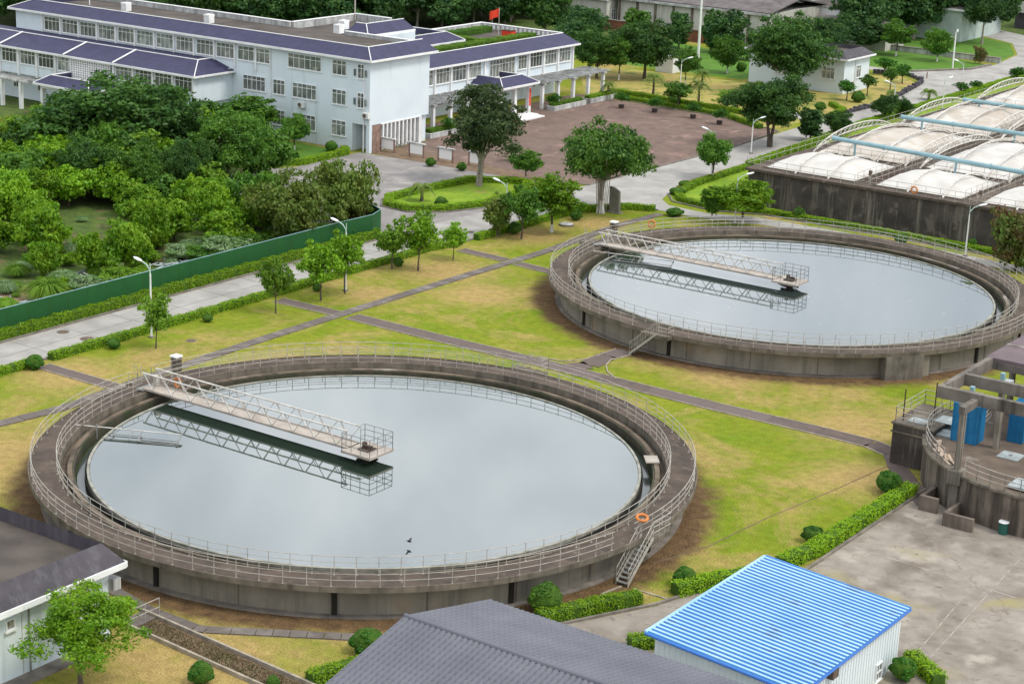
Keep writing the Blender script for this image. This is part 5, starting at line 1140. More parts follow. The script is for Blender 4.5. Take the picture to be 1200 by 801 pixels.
lamps = [((177.5, 395), 5.9, (-.85, -.1), 'street lamp on the left beside the green hoarding with small tree at its foot'),
         ((405, 341), 5.9, (-.85, -.1), 'street lamp rising through two leafy roadside trees in front of the hoarding'),
         ((592.5, 268), 4.6, (-.85, -.1), 'pale green lamp between the dense columnar shrub and the island lawn'),
         ((834, 207), 5.2, (-.85, -.1), 'street lamp beside the small tree at the corner of the basin lawn'),
         ((880, 180), 4.2, (.5, .6), 'plain lamp post beside the road below the big forked tree'),
         ((861, 262), 5.0, (.6, .5), 'green lamp head poking out behind bright tree by the stained wall'),
         ((1131, 300), 4.9, (.7, .5), 'street lamp in front of the stained basin wall'),
         ((1046, 138), 4.6, (-.85, -.1), 'street lamp above the dark bushes near the pump house lawn'),
         ((1126, 110), 4.6, (-.85, -.1), 'street lamp in the hedge beside the curved far road'),
         ((1104, 128), 4.2, (.3, .9), 'thin lamp post standing inside the basin railing'),
         ((797, 104), 4.3, (.7, .5), 'street lamp behind the palms on the dry lawn')]
for (p, H, d, l) in lamps: lamp_proto(H, d, l, 'street lamp', 'lampwhite', at(*p))
x, y = at(818, 69); t = thing('mast', 'tall pale concrete mast rising past the factory roofs', 'mast', (x, y, 0)); MB().rod((x, y, 0), (x, y, 15), .22, .13, seg=10).build('shaft', M['lampwhite'], t); MB().box(x - .5, y - .5, 0, x + .5, y + .5, .2).build('footing', M['kerb'], t)
x, y = at(1116, 82); t = thing('utility_pole', 'pale concrete utility pole with small crossarm on the far green verge', 'utility pole', (x, y, 0)); MB().rod((x, y, 0), (x, y, 5.8), .14, .1, seg=8).build('shaft', M['lampwhite'], t); MB().box(x - .9, y - .05, 4.9, x + .1, y + .05, 5.0).build('crossarm', M['galv'], t); MB().rod((x + .2, y, 5.8), (x + .2, y, 6.2), .15, seg=8).build('insulator', M['lens'], t)
# far bollard
x, y = at(1086, 92); t = thing('bollard', 'short dark bollard alone on the far road', 'bollard', (x, y, 0)); MB().rod((x, y, 0), (x, y, .9), .08, seg=8).build('post', M['redbrick'], t); MB().rod((x, y, .9), (x, y, .95), .1, seg=8).build('cap', M['galvdark'], t)
# stone monument
x, y = at(720, 249); t = thing('stone_monument', 'upright grey stone tablet beside the aerial-root tree', 'monument', (x, y, 0))
v = [(-.55, -.18, .1), (.6, -.18, .1), (.6, .18, .1), (-.55, .18, .1), (-.62, -.15, 2.6), (.5, -.15, 2.2), (.5, .15, 2.2), (-.62, .15, 2.6), (-.1, -.16, 2.5), (-.1, .16, 2.5)]
MB().add([(a + x, b_ + y, c_) for a, b_, c_ in v], [(3, 2, 1, 0), (0, 1, 5, 8, 4), (1, 2, 6, 5), (2, 3, 7, 9, 6), (3, 0, 4, 7), (4, 8, 9, 7), (8, 5, 6, 9)]).build('tablet', M['stone'], t)
MB().box(x - .8, y - .4, 0, x + .8, y + .4, .099).build('base', M['kerb'], t)
# manholes
for (px, py, l, r, m) in ((102, 397, 'dark round manhole cover on the road near the left edge', .55, 'iron'), (74, 389, 'dark drain cover at the road edge below the hoarding', .5, 'iron'), (664, 264, 'pale round concrete cover on the lawn near the aerial-root tree', .75, 'parapet'), (551, 272, 'dark manhole cover on the road by the columnar shrub', .4, 'iron'), (224, 399, 'small brown cover sunk in the lawn', .4, 'iron')):
    x, y = at(px, py); t = thing('manhole_cover', l, 'manhole cover', (x, y, 0.02), 'covers set in the ground')
    zz = .03 if m == 'iron' else .16
    MB().rod((x, y, .0), (x, y, zz), r, seg=20).build('rim', M['kerb'], t); MB().rod((x, y, zz + .001), (x, y, zz + .02), r * .82, seg=20).build('lid', M[m], t)
# debris in the orchard
def debris(px, py, label, n=22, s=1.6):
    x, y = at(px, py); t = thing('debris_heap', label, 'debris', (x, y, 0))
    for k in range(n):
        a = rnd.uniform(0, 6.28); cx_, cy_ = x + rnd.gauss(0, s), y + rnd.gauss(0, s * .7); L = rnd.uniform(.3, 1.0); z = rnd.uniform(.05, .35)
        MB().rod((cx_ - L * math.cos(a), cy_ - L * math.sin(a), z), (cx_ + L * math.cos(a), cy_ + L * math.sin(a), z + rnd.uniform(-.04, .25)), rnd.uniform(.04, .1), seg=4).build('scrap', M['debris'], t)
debris(25, 362, 'heap of pale scrap timber behind the hoarding at the left edge', 30, 1.5)
debris(105, 325, 'bluish white tarpaulin scraps under orchard trees', 16, .9)
debris(208, 314, 'grey scrap heap behind the hoarding near the street lamp', 22, 1.1)
x, y = at(30, 345); sheet('bare_soil', ccw([(x - 3, y - 1.5), (x + 2.5, y - 2.2), (x + 3, y + 1.5), (x - 1, y + 2.6), (x - 3.5, y + 1)]), 0.009, M['dirtpile'])

# ------------------------------------------------------------------ factory and houses at the back
def gable(parent, x0, y0, x1, y1, ze, zr, m, axis='x', over=.5):
    if axis == 'x':
        ym = (y0 + y1) / 2; v = [(x0 - over, y0 - over, ze), (x1 + over, y0 - over, ze), (x1 + over, ym, zr), (x0 - over, ym, zr), (x0 - over, y1 + over, ze), (x1 + over, y1 + over, ze)]
    else:
        xm = (x0 + x1) / 2; v = [(x0 - over, y1 + over, ze), (x0 - over, y0 - over, ze), (xm, y0 - over, zr), (xm, y1 + over, zr), (x1 + over, y1 + over, ze), (x1 + over, y0 - over, ze)]
    v2 = [(a, b_, c_ - .18) for a, b_, c_ in v]
    return MB().add(v + v2, [(0, 1, 2, 3), (3, 2, 5, 4), (9, 8, 7, 6), (10, 11, 8, 9), (0, 6, 7, 1), (4, 5, 11, 10), (0, 3, 9, 6), (3, 4, 10, 9), (1, 7, 8, 2), (2, 8, 11, 5)]).build('roof', m, parent)
fa = thing('factory_hall', 'long cream factory hall with grey roof behind the tall mast', 'factory', (-160, 290, 0))
MB().box(-176, 281, 0, -147, 300, 5.2).build('wall', M['facade'], fa); gable(fa, -176, 281, -147, 300, 5.4, 7.0, M['oldroof'])
pb = MB()
for k in range(9): pb.box(-175.8 + k * 3.55, 280.8, 0, -175.4 + k * 3.55, 280.998, 5.15)
pb.build('pilaster', M['deckedge'], fa); MB().box(-176.2, 280.3, 4.85, -146.8, 280.79, 5.22).build('fascia', M['parapet'], fa)
for k in (1, 3, 5, 6): window(fa, 'y', 281, -174.4 + k * 3.55, 1.6, -172.8 + k * 3.55, 3.4, 2)
an = thing('annex_shed', 'white roofed annex at the left end of the cream factory hall', 'shed', (-181, 283, 0)); MB().box(-186, 279, 0, -177, 287, 4.6).build('wall', M['facade'], an); gable(an, -186, 279, -177, 287, 4.8, 6.0, M['trim']); window(an, 'x', -177, 280.5, 1.2, 282, 3.0, 2); window(an, 'y', 279, -180.2, 1.3, -178.9, 3.0, 2)
bw = thing('brick_wall', 'low red brick wall in front of the cream factory hall', 'wall', (-162, 276, 0)); MB().box(-184, 275.8, 0, -150, 276.1, 1.9).build('brickwork', M['redbrick'], bw); MB().box(-184.05, 275.7, 1.902, -149.95, 276.2, 2.0).build('coping', M['kerb'], bw)
h2 = thing('brick_house', 'small red brick house with dark tiled roof right of the mast', 'house', (-147, 290, 0)); MB().box(-151.5, 286, 0, -146.5, 292, 3.2).build('wall', M['redbrick'], h2); gable(h2, -151.5, 286, -146.5, 292, 3.3, 4.8, M['oldroof'], 'y'); window(h2, 'y', 286, -149.6, 1.2, -148.6, 2.4, 2)
h3 = thing('white_house', 'flat roofed white house between factory hall and grey roofed long building', 'house', (-146, 303, 0)); MB().box(-151, 299, 0, -139.5, 307, 5.0).build('wall', M['trim'], h3); MB().box(-151.2, 298.8, 5.003, -139.3, 307.2, 5.2).build('roof', M['parapet'], h3); MB().box(-150.8, 299.2, 5.202, -139.7, 306.8, 5.25).build('roof_deck', M['flatroof'], h3)
h4 = thing('long_building', 'long pale green building with broad grey roof above the pump house', 'building', (-138, 325, 0)); MB().box(-158, 312, 0, -127, 330, 5.4).build('wall', M['facadegrn'], h4); gable(h4, -158, 312, -127, 330, 5.5, 7.6, M['oldroof']); MB().box(-158.4, 311.3, 5.2, -126.4, 311.49, 5.5).build('fascia', M['trim'], h4)
h5 = thing('low_house', 'low house with brown grey roof behind the big dark tree crown', 'house', (-139, 296, 0)); MB().box(-144.5, 291, 0, -131, 298, 2.9).build('wall', M['facade'], h5); gable(h5, -144.5, 291, -131, 298, 3.0, 4.4, M['oldroof']); window(h5, 'y', 291, -137.5, 1.0, -136, 2.2, 2)
h6 = thing('far_shed', 'white ribbed shed with dark open front at the far right corner', 'shed', (-118, 345, 0)); x, y = at(1192, 34); MB().box(x - 1, y + 1, 0, x + 14, y + 12, 2.8).build('dark_front', M['mansard'], h6)
v = []; f = []
for i in range(13):
    a = math.pi * i / 12
    for j in (0, 1): v.append((x + 6.5 - 8.2 * math.cos(a), y + j * 12 + .5, 2.85 + 3.2 * math.sin(a)))
for i in range(12): f.append((2 * i, 2 * i + 1, 2 * i + 3, 2 * i + 2))
f += [tuple(2 * i for i in range(13)), tuple(2 * i + 1 for i in range(12, -1, -1))]
MB().add(v, f).build('vault_roof', M['membranewhite'], h6)
t = thing('retaining_wall', 'low grey stone retaining wall behind the far green verge', 'wall', (-125, 293.6, 0)); MB().box(-150, 293.2, 0, -112.4, 293.7, .8).build('masonry', M['parapet'], t); MB().box(-150, 293.1, .802, -112.3, 293.8, .9).build('coping', M['kerb'], t)
t = thing('white_tank', 'small white box shaped kiosk behind the big round tree', 'kiosk', (0, 0, 0)); x, y = at(781, 84); t.location = (x, y, 0); WL[t.name] = (x, y, 0); MB().box(x - 1.3, y - 1.0, 0, x + 1.6, y + 1.2, 2.3).build('body', M['trim'], t); MB().box(x - 1.4, y - 1.1, 2.303, x + 1.7, y + 1.3, 2.42).build('roof', M['parapet'], t)
# stone edging round the pump house lawn
edg = [at(*p) for p in ((992, 133), (1020, 126), (1053, 113), (1078, 99), (1080, 95), (1068, 90), (1058, 87), (1022, 86))]
t = thing('stone_edging', 'dark rubble edging round the pump house lawn', 'edging', (edg[2][0], edg[2][1], 0))
b = MB()
for i in range(len(edg) - 1):
    a, c = Vector(edg[i]), Vector(edg[i + 1]); d = c - a; k = max(2, int(d.length / .55))
    for j in range(k):
        p = a.lerp(c, (j + .5) / k); b.obox((p.x + rnd.uniform(-.1, .1), p.y), d, rnd.uniform(.2, .27), rnd.uniform(.22, .35), 0, rnd.uniform(.35, .65))
b.build('rubble', M['mansard'], t)
# ------------------------------------------------------------------ vegetation
rg_ = np.random.default_rng(11)
def leaves(blobs, n, size, rng, up=.25, shell=.35, elong=1.5):
    """n leaf quads on the shells of the blobs [(cx,cy,cz,rx,ry,rz)]"""
    B = np.array(blobs, float); w = (B[:, 3] * B[:, 5]); w /= w.sum()
    i = rng.choice(len(B), n, p=w); d = rng.normal(size=(n, 3)); d /= np.linalg.norm(d, axis=1)[:, None]
    rad = 1 - np.abs(rng.normal(size=n)) * shell; rad = np.clip(rad, .1, 1.12)
    P = B[i, :3] + d * B[i, 3:6] * rad[:, None]
    nr = d * .9 + rng.normal(size=(n, 3)) * .6; nr[:, 2] += up; nr /= np.linalg.norm(nr, axis=1)[:, None]
    t = np.cross(nr, rng.normal(size=(n, 3))); t /= np.linalg.norm(t, axis=1)[:, None]; b = np.cross(nr, t)
    s = size * rng.uniform(.6, 1.35, n)[:, None]
    V = np.stack([P - t * s * .5 * elong, P - b * s * .42 + nr * s * .08, P + t * s * .5 * elong, P + b * s * .42 + nr * s * .08], 1).reshape(-1, 3)
    Q = np.arange(4 * n).reshape(-1, 4); return V, Q
def mb_mesh(mb, name, m):
    o = mb.build(name, m, None); me = o.data; bpy.data.objects.remove(o); return me
def tree_kind(key, H, Wd, tf, nb, nl, ls, leafm, bark='bark', seed=1, rb=(.26, .42), flat=1.0, trunk_r=None, limewash=False, ntr=1, top=1.0, shell=.42, roots=False):
    """prototype: crown and trunk meshes for a tree of height H and crown width Wd; tf = clear stem fraction"""
    r = random.Random(seed * 97 + 5); rng = np.random.default_rng(seed * 13 + 1)
    cz = H * (tf + (1 - tf) * .5); rx = Wd / 2; rz = H * (1 - tf) / 2 * flat; blobs = [(0, 0, cz, rx * .5, rx * .5, rz * .55)]
    for k in range(nb):
        while True:
            u = Vector((r.gauss(0, 1), r.gauss(0, 1), r.gauss(0, 1)))
            if u.length > .1: break
        u.normalize(); q = r.uniform(.25, .74); s = r.uniform(*rb) * 1.18
        if u.z < -.5: q *= .75
        wz = 1.0 if u.z < 0 else top
        blobs.append((u.x * q * rx, u.y * q * rx, cz + u.z * q * rz * wz, s * rx, s * rx, s * min(rx, rz) * .85))
    sprays = []                                                # small leafy sprays standing out of the big clumps
    for k in range(nb * 5):
        b_ = blobs[1 + r.randrange(len(blobs) - 1)]; u = Vector((r.gauss(0, 1), r.gauss(0, 1), r.gauss(.35, 1))).normalized(); e = r.uniform(.85, 1.18); s = r.uniform(.055, .115) * rx
        sprays.append((b_[0] + u.x * b_[3] * e, b_[1] + u.y * b_[3] * e, b_[2] + u.z * b_[5] * e, s * 1.3, s * 1.3, s * .8))
    V, Q = leaves(blobs, int(nl * .5), ls, rng, shell=shell); V2, Q2 = leaves(sprays, nl - int(nl * .5), ls, rng, shell=.5)
    Q = np.concatenate([Q, Q2 + len(V)]); V = np.concatenate([V, V2])
    ex = (np.percentile(np.abs(V[:, :2]), 98.5)) * 2; top_ = np.percentile(V[:, 2], 99.5); sc_ = Wd / ex
    V[:, :2] *= sc_; kz = (H - cz) / (top_ - cz); V[:, 2] = cz + (V[:, 2] - cz) * kz
    blobs = [(b_[0] * sc_, b_[1] * sc_, cz + (b_[2] - cz) * kz) + b_[3:] for b_ in blobs]
    crown = np_mesh(key + '_crown', V, Q, [M[leafm]])
    tb = MB(); tr = trunk_r or H * .018 + .04
    for q in range(ntr):
        ox, oy = (0, 0) if ntr == 1 else (r.uniform(-.1, .1) * 2, r.uniform(-.1, .1) * 2)
        lean = (r.uniform(-.06, .06) * H, r.uniform(-.06, .06) * H) if ntr == 1 else (r.uniform(-.15, .15) * Wd, r.uniform(-.15, .15) * Wd)
        pts = []; rr = []
        for k in range(6):
            u = k / 5; zt = u * (cz + rz * .2); pts.append((ox + lean[0] * u ** 1.5 + r.uniform(-.03, .03), oy + lean[1] * u ** 1.5 + r.uniform(-.03, .03), zt)); rr.append(tr * (1.35 if k == 0 else 1 - .65 * u))
        tb.path(pts, 0, seg=7, radii=rr)
        nb_ = min(len(blobs), 9)
        for bl in r.sample(blobs, nb_):
            z0 = r.uniform(.55, .85) * (H * tf + .3 * H * (1 - tf)); u = z0 / (cz + rz * .2); s0 = Vector((ox + lean[0] * u ** 1.5, oy + lean[1] * u ** 1.5, z0)); e = Vector(bl[:3]); mid = s0.lerp(e, .5) + Vector((r.uniform(-.1, .1), r.uniform(-.1, .1), -.05 * H * .5))
            tb.path([s0, mid, e], 0, seg=5, radii=[tr * .5, tr * .32, tr * .1])
    if roots:
        for k in range(16):
            a = r.uniform(0, 6.28); q = r.uniform(.2, .9); tb.rod((q * math.cos(a) * .8, q * math.sin(a) * .8, 0), (q * math.cos(a) * 1.3, q * math.sin(a) * 1.3, H * .45), .03, .04, seg=4)
    trunk = mb_mesh(tb, key + '_trunk', M[bark])
    if limewash:
        trunk.materials.append(M['limewash'])
        for p in trunk.polygons:
            if max(trunk.vertices[v].co.z for v in p.vertices) < H * .24 and (Vector(p.center[:2])).length < 1.5: p.material_index = 1
    return dict(crown=crown, trunk=trunk, H=H, W=Wd)
M['Lficus'] = leaf_mat('leaf_ficus', (0.024, 0.075, 0.016), (0.05, 0.13, 0.022), (0.11, 0.22, 0.025))
M['Lgrey'] = leaf_mat('leaf_greygreen', (0.04, 0.075, 0.028), (0.07, 0.115, 0.04), (0.09, 0.14, 0.04))
K = {}
def kinds(key, n, **kw): K[key] = [tree_kind(key, seed=hash_(key) + i, **kw) for i in range(n)]
def hash_(s): return sum(ord(c) * (i + 3) for i, c in enumerate(s)) % 1000
kinds('young', 3, H=4.6, Wd=3.4, tf=.30, nb=22, nl=4200, ls=.14, trunk_r=.075, leafm='Lyoung', rb=(.16, .30), shell=.6)
kinds('orchard', 4, H=4.2, Wd=4.6, tf=.14, nb=34, nl=10000, ls=.17, leafm='Lorch', rb=(.18, .32), flat=1.0, shell=.5)
kinds('fresh', 2, H=6.5, Wd=6.5, tf=.18, nb=34, nl=19000, ls=.11, leafm='Lorch', rb=(.13, .26), shell=.6)
kinds('mid', 3, H=6.0, Wd=5.6, tf=.22, nb=36, nl=16000, ls=.15, leafm='Lmid', rb=(.16, .30), shell=.5, limewash=True)
kinds('dark', 3, H=9.0, Wd=8.5, tf=.2, nb=54, nl=34000, ls=.17, leafm='Ldark', rb=(.15, .28), shell=.5, trunk_r=.24)
kinds('forest', 4, H=11.0, Wd=8.0, tf=.12, nb=40, nl=16000, ls=.27, leafm='Lforest', rb=(.22, .36), trunk_r=.22, bark='barkpale')
kinds('tallforest', 2, H=15.0, Wd=8.0, tf=.42, nb=36, nl=15000, ls=.27, leafm='Lforest', rb=(.2, .36), trunk_r=.24, bark='barkpale')
kinds('olive', 2, H=5.6, Wd=7.2, tf=.1, nb=44, nl=13000, ls=.17, leafm='Lolive', rb=(.14, .28), ntr=2, shell=.5)
kinds('open', 2, H=9.0, Wd=9.0, tf=.30, nb=34, nl=24000, ls=.16, leafm='Lmid', rb=(.15, .27), shell=.5, ntr=2, trunk_r=.2)
kinds('multi', 1, H=10.0, Wd=7.0, tf=.20, nb=40, nl=17000, ls=.15, leafm='Lgrey', rb=(.14, .27), shell=.5, ntr=3, trunk_r=.17, bark='barkpale')
kinds('ficus', 1, H=8.5, Wd=8.5, tf=.38, nb=36, nl=19000, ls=.16, leafm='Lficus', rb=(.14, .27), shell=.5, ntr=3, trunk_r=.22, bark='barkpale', limewash=True, roots=True)
kinds('column', 1, H=4.6, Wd=2.5, tf=.10, nb=26, nl=5000, ls=.16, leafm='Lolive', rb=(.3, .5), flat=1.0)
kinds('conifer', 2, H=8.0, Wd=4.2, tf=.05, nb=30, nl=8500, ls=.26, leafm='Lforest', rb=(.25, .4), top=.9)
kinds('yellow', 1, H=5.2, Wd=4.6, tf=.15, nb=24, nl=5500, ls=.22, leafm='Lyellow', rb=(.2, .34))
kinds('redtint', 1, H=5.0, Wd=5.0, tf=.18, nb=30, nl=7000, ls=.18, leafm='Lred', rb=(.16, .3), shell=.5)
kinds('topiary', 2, H=3.2, Wd=2.6, tf=.38, nb=14, nl=2800, ls=.15, leafm='Lbush', rb=(.4, .55))
LC = {}
def tree(kind, x, y, H, Wd, label, cat='tree', group=None, var=None, nm='tree', rot=None, leafm=None):
    ks = K[kind]; k = ks[(var if var is not None else rnd.randrange(len(ks))) % len(ks)]
    t = thing(nm, label, cat, (x, y, 0), group); sx, sz = Wd / k['W'], H / k['H']; t.scale = (sx, sx, sz); t.rotation_euler = (0, 0, rot if rot is not None else rnd.uniform(0, 6.28))
    me = k['crown']
    if leafm:
        key = (me.name, leafm)
        if key not in LC: LC[key] = me.copy(); LC[key].materials.clear(); LC[key].materials.append(M[leafm])
        me = LC[key]
    inst(me, 'crown', t); inst(k['trunk'], 'trunk', t)
    return t
def ptree(kind, bx_, by_, top, wpx, label, **kw):
    x, y = at(bx_, by_); H = height_at(bx_, by_, top); tree(kind, x, y, H, wpx * px_size(x, y, H / 2), label, **kw)
G_road = 'young trees along the main road'
ptree('young', 183, 408, 346, 38, 'slim young tree in front of the leftmost street lamp', group=G_road)
ptree('young', 323, 367, 304, 40, 'young tree standing at the end of the brown brick path by the road', group=G_road)
ptree('young', 376, 352, 286, 50, 'young tree left of the street lamp in the middle of the roadside row', group=G_road, leafm='Lfresh')
ptree('young', 404, 344, 274, 46, 'young tree wrapped round the street lamp in front of the hoarding end', group=G_road, leafm='Lfresh')
ptree('young', 459, 315, 264, 42, 'young tree with small bush at its foot just right of the hoarding end', group=G_road)
ptree('young', 490, 317, 250, 46, 'taller young tree with pale slender stem on the road verge', group=G_road, leafm='Lfresh')
ptree('young', 531, 305, 262, 30, 'small bright sapling with bare twigs by the short brick path', group=G_road, leafm='Lfresh')
ptree('column', 583, 276, 228, 34, 'dense pale topped columnar shrub beside the road', cat='shrub', nm='columnar_shrub')
ptree('young', 611, 280, 219, 46, 'tree between the columnar shrub and the wide crowned roadside tree', group=G_road, leafm='Lmid')
ptree('mid', 646, 272, 204, 68, 'wide crowned tree on the lawn above the farther tank stairs', var=1, leafm='Lorch')
ptree('multi', 563, 218, 100, 88, 'tall many-stemmed dark tree on the island lawn before the office wing')
ptree('ficus', 704, 250, 150, 104, 'large spreading tree with aerial roots and whitewashed foot beside the stone tablet')
ptree('mid', 616, 212, 176, 36, 'small round tree at the plaza edge behind the island lawn')
ptree('mid', 835, 210, 158, 44, 'small leaning tree with whitewashed stem on the basin lawn')
ptree('open', 903, 172, 92, 104, 'big forked tree above the road left of the covered basins', leafm='Ldark')
ptree('dark', 923, 112, 22, 86, 'very large dark round tree in front of the pale blue pump house')
ptree('conifer', 949, 165, 128, 30, 'dark bush tree right of the big forked tree', cat='tree')
ptree('dark', 981, 160, 132, 34, 'round dark bush tree by the hedge at the road bend', cat='tree')
ptree('mid', 870, 262, 211, 70, 'broad bright tree against the left end of the stained basin wall', leafm='Lorch')
ptree('mid', 834, 258, 219, 28, 'smaller tree leaning against the broad bright one by the stained wall')
ptree('dark', 755, 92, 28, 70, 'big round dark tree on the dry lawn behind the palms')
ptree('dark', 699, 92, 36, 52, 'dark tree just right of the office wing end')
ptree('mid', 725, 94, 42, 34, 'tree squeezed between the two dark round trees right of the office')
ptree('mid', 803, 100, 56, 30, 'tree with a lamp before it on the dry lawn')
ptree('mid', 852, 86, 43, 36, 'round tree with pale foot on the dry lawn below the mast')
ptree('conifer', 746, 62, 12, 34, 'bushy green tree before the cream factory hall windows', leafm='Lmid')
ptree('conifer', 795, 58, 15, 26, 'dark pointed tree before the cream factory hall')
ptree('conifer', 833, 62, 12, 30, 'dark dense tree left of a twin, just right of the mast'); ptree('conifer', 856, 62, 12, 30, 'dark dense twin tree before the brick house')
ptree('topiary', 794, 128, 96, 38, 'low rounded bush tree between the palms behind the plaza', leafm='Lmid')
ptree('fresh', 853, 128, 106, 30, 'bright bush tree beside the side road behind the plaza', leafm='Lyoung')
ptree('topiary', 992, 118, 94, 20, 'clipped ball tree before the pump house corner'); ptree('topiary', 1016, 112, 88, 20, 'thin crowned small tree before the pump house end wall', leafm='Lmid')
ptree('topiary', 1036, 88, 68, 27, 'clipped round tree at the far end of the pump house'); ptree('topiary', 1043, 106, 80, 20, 'small round tree on the dry corner lawn', leafm='Lmid'); ptree('topiary', 1057, 98, 76, 20, 'dark clipped tree at the tip of the corner lawn')
ptree('dark', 1036, 142, 112, 30, 'dark bush tree by the street lamp at the road edge'); ptree('dark', 1058, 138, 116, 22, 'dark bush tree right of the street lamp at the road edge')
ptree('topiary', 1125, 112, 97, 18, 'small hedge side tree at the foot of the far street lamp'); ptree('topiary', 1142, 107, 95, 16, 'small hedge side tree right of the far street lamp'); ptree('topiary', 1191, 96, 79, 20, 'round bush tree at the right frame edge above the basins')
ptree('redtint', 1190, 318, 250, 66, 'reddish green tree at the right edge before the stained wall')
ptree('fresh', 95, 806, 692, 128, 'bright leafy tree before the pale blue building at the bottom left')
ptree('mid', 1050, 66, 24, 36, 'tree with pale foot on the far green verge, the left of two'); ptree('mid', 1098, 72, 34, 34, 'tree with pale foot on the far green verge beside the utility pole')
ptree('redtint', 1147, 75, 55, 14, 'small reddish shrub at the end of the stone retaining wall')
# the office side: big trees before the left wing
ptree('dark', 133, 205, 96, 170, 'very broad dark tree before the purple roofed left wing')
ptree('dark', 195, 205, 108, 90, 'dark feathery tree at the corner of the left wing')
ptree('mid', 283, 168, 112, 84, 'dense green tree in front of the ground floor office windows', leafm='Lmid')
ptree('dark', 268, 222, 134, 84, 'tall dark orchard tree before the office lawn', leafm='Lmid')
ptree('mid', 345, 176, 135, 36, 'small open tree with whitewashed stem on the office lawn')
ptree('yellow', 72, 190, 150, 46, 'yellow leaved tree among the dark ones before the left wing')
ptree('olive', 345, 288, 205, 100, 'wide olive brown bush tree inside the hoarding corner'); ptree('olive', 402, 268, 192, 84, 'olive tree with reddish tips overhanging the hoarding corner')
ptree('olive', 20, 195, 140, 70, 'pale yellowish tree at the left edge before the left wing', leafm='Lyellow')
ptree('orchard', 107, 322, 276, 42, 'round orchard tree with bare stem above the tarpaulin scraps'); ptree('orchard', 53, 325, 284, 36, 'small round orchard tree at the left before the scrap timber')
used = [at(*p) for p in ((133, 205), (195, 205), (283, 168), (268, 222), (345, 288), (402, 268), (107, 322), (53, 325), (345, 176))]
ucr = [5, 3.5, 3.5, 3.0, 4.0, 4.0, 2.8, 2.8, 2.5]
op = []
for i in range(9):
    for j in range(24):
        x = -117.5 - i * 4.6 + rnd.uniform(-1.1, 1.1); y = 76 + j * 4.4 + rnd.uniform(-1.1, 1.1) + (i % 2) * 2
        if y > 160 - 0.0 or (y > 136 and x > -136) or (y > 148 and x > -150): continue
        if any(math.hypot(x - u[0], y - u[1]) < r_ for u, r_ in zip(used, ucr)): continue
        v = Vector((x, y, -CAM_Z)); d = v.dot(CF); px = 600 + FPX * v.dot(CR) / d; py = 400.5 - FPX * v.dot(CU) / d
        if px < -60 or py > 420: continue
        if px < 60 and py > 318 or (px < 130 and py > 325): continue
        if rnd.random() < (.05 if py < 235 else .24): continue
        op.append((x, y, px, py))
for (x, y, px, py) in op:
    far = py < 235
    tree('orchard' if rnd.random() < .85 else 'young', x, y, rnd.uniform(3.2, 4.8) * (1.35 if far else 1), rnd.uniform(3.6, 5.2) * (1.4 if far else .92), 'leafy green orchard tree between the hoarding and the office wing', cat='orchard tree', group='orchard trees behind the hoarding', nm='orchard_tree', leafm=rnd.choice(['Lmid', 'Ldark', None] if far and rnd.random() < .6 else [None, None, 'Lfresh', 'Lmid']))
for (px, py, top, w, kd, lm, l) in ((30, 235, 178, 70, 'orchard', 'Lmid', 'mid green tree at the left edge beneath the pale yellowish tree'), (105, 232, 168, 80, 'dark', None, 'dark tree below the very broad dark tree before the left wing'), (165, 238, 172, 76, 'dark', 'Lmid', 'green tree between the broad dark tree and the brighter orchard trees'), (218, 240, 165, 60, 'dark', None, 'dark tree left of the tall dark orchard tree'), (300, 268, 206, 66, 'orchard', 'Lmid', 'green tree between the tall dark orchard tree and the olive bush tree'), (60, 218, 160, 60, 'orchard', 'Lfresh', 'bright tree beside the yellow leaved tree')):
    ptree(kd, px, py, top, w, l, leafm=lm); used.append(at(px, py)); ucr.append(3)
# forest behind the office and the factory
def forest_strip(fn, n, kinds_, Hr, Wr, label, group, tries=40, mind=4.6):
    pts = []
    for _ in range(n * tries):
        if len(pts) >= n: break
        p = fn()
        if all((p[0] - q[0]) ** 2 + (p[1] - q[1]) ** 2 > mind ** 2 for q in pts): pts.append(p)
    for p in pts: tree(rnd.choice(kinds_), p[0], p[1], rnd.uniform(*Hr), rnd.uniform(*Wr), label, cat='forest tree', group=group, nm='forest_tree', leafm=rnd.choice([None, None, None, 'Ldark', 'Lmid']))
def pxreg(x0, x1, y0, y1, f=lambda px, py: True):
    def fn():
        while True:
            px, py = rnd.uniform(x0, x1), rnd.uniform(y0, y1)
            if f(px, py): return at(px, py)
    return fn
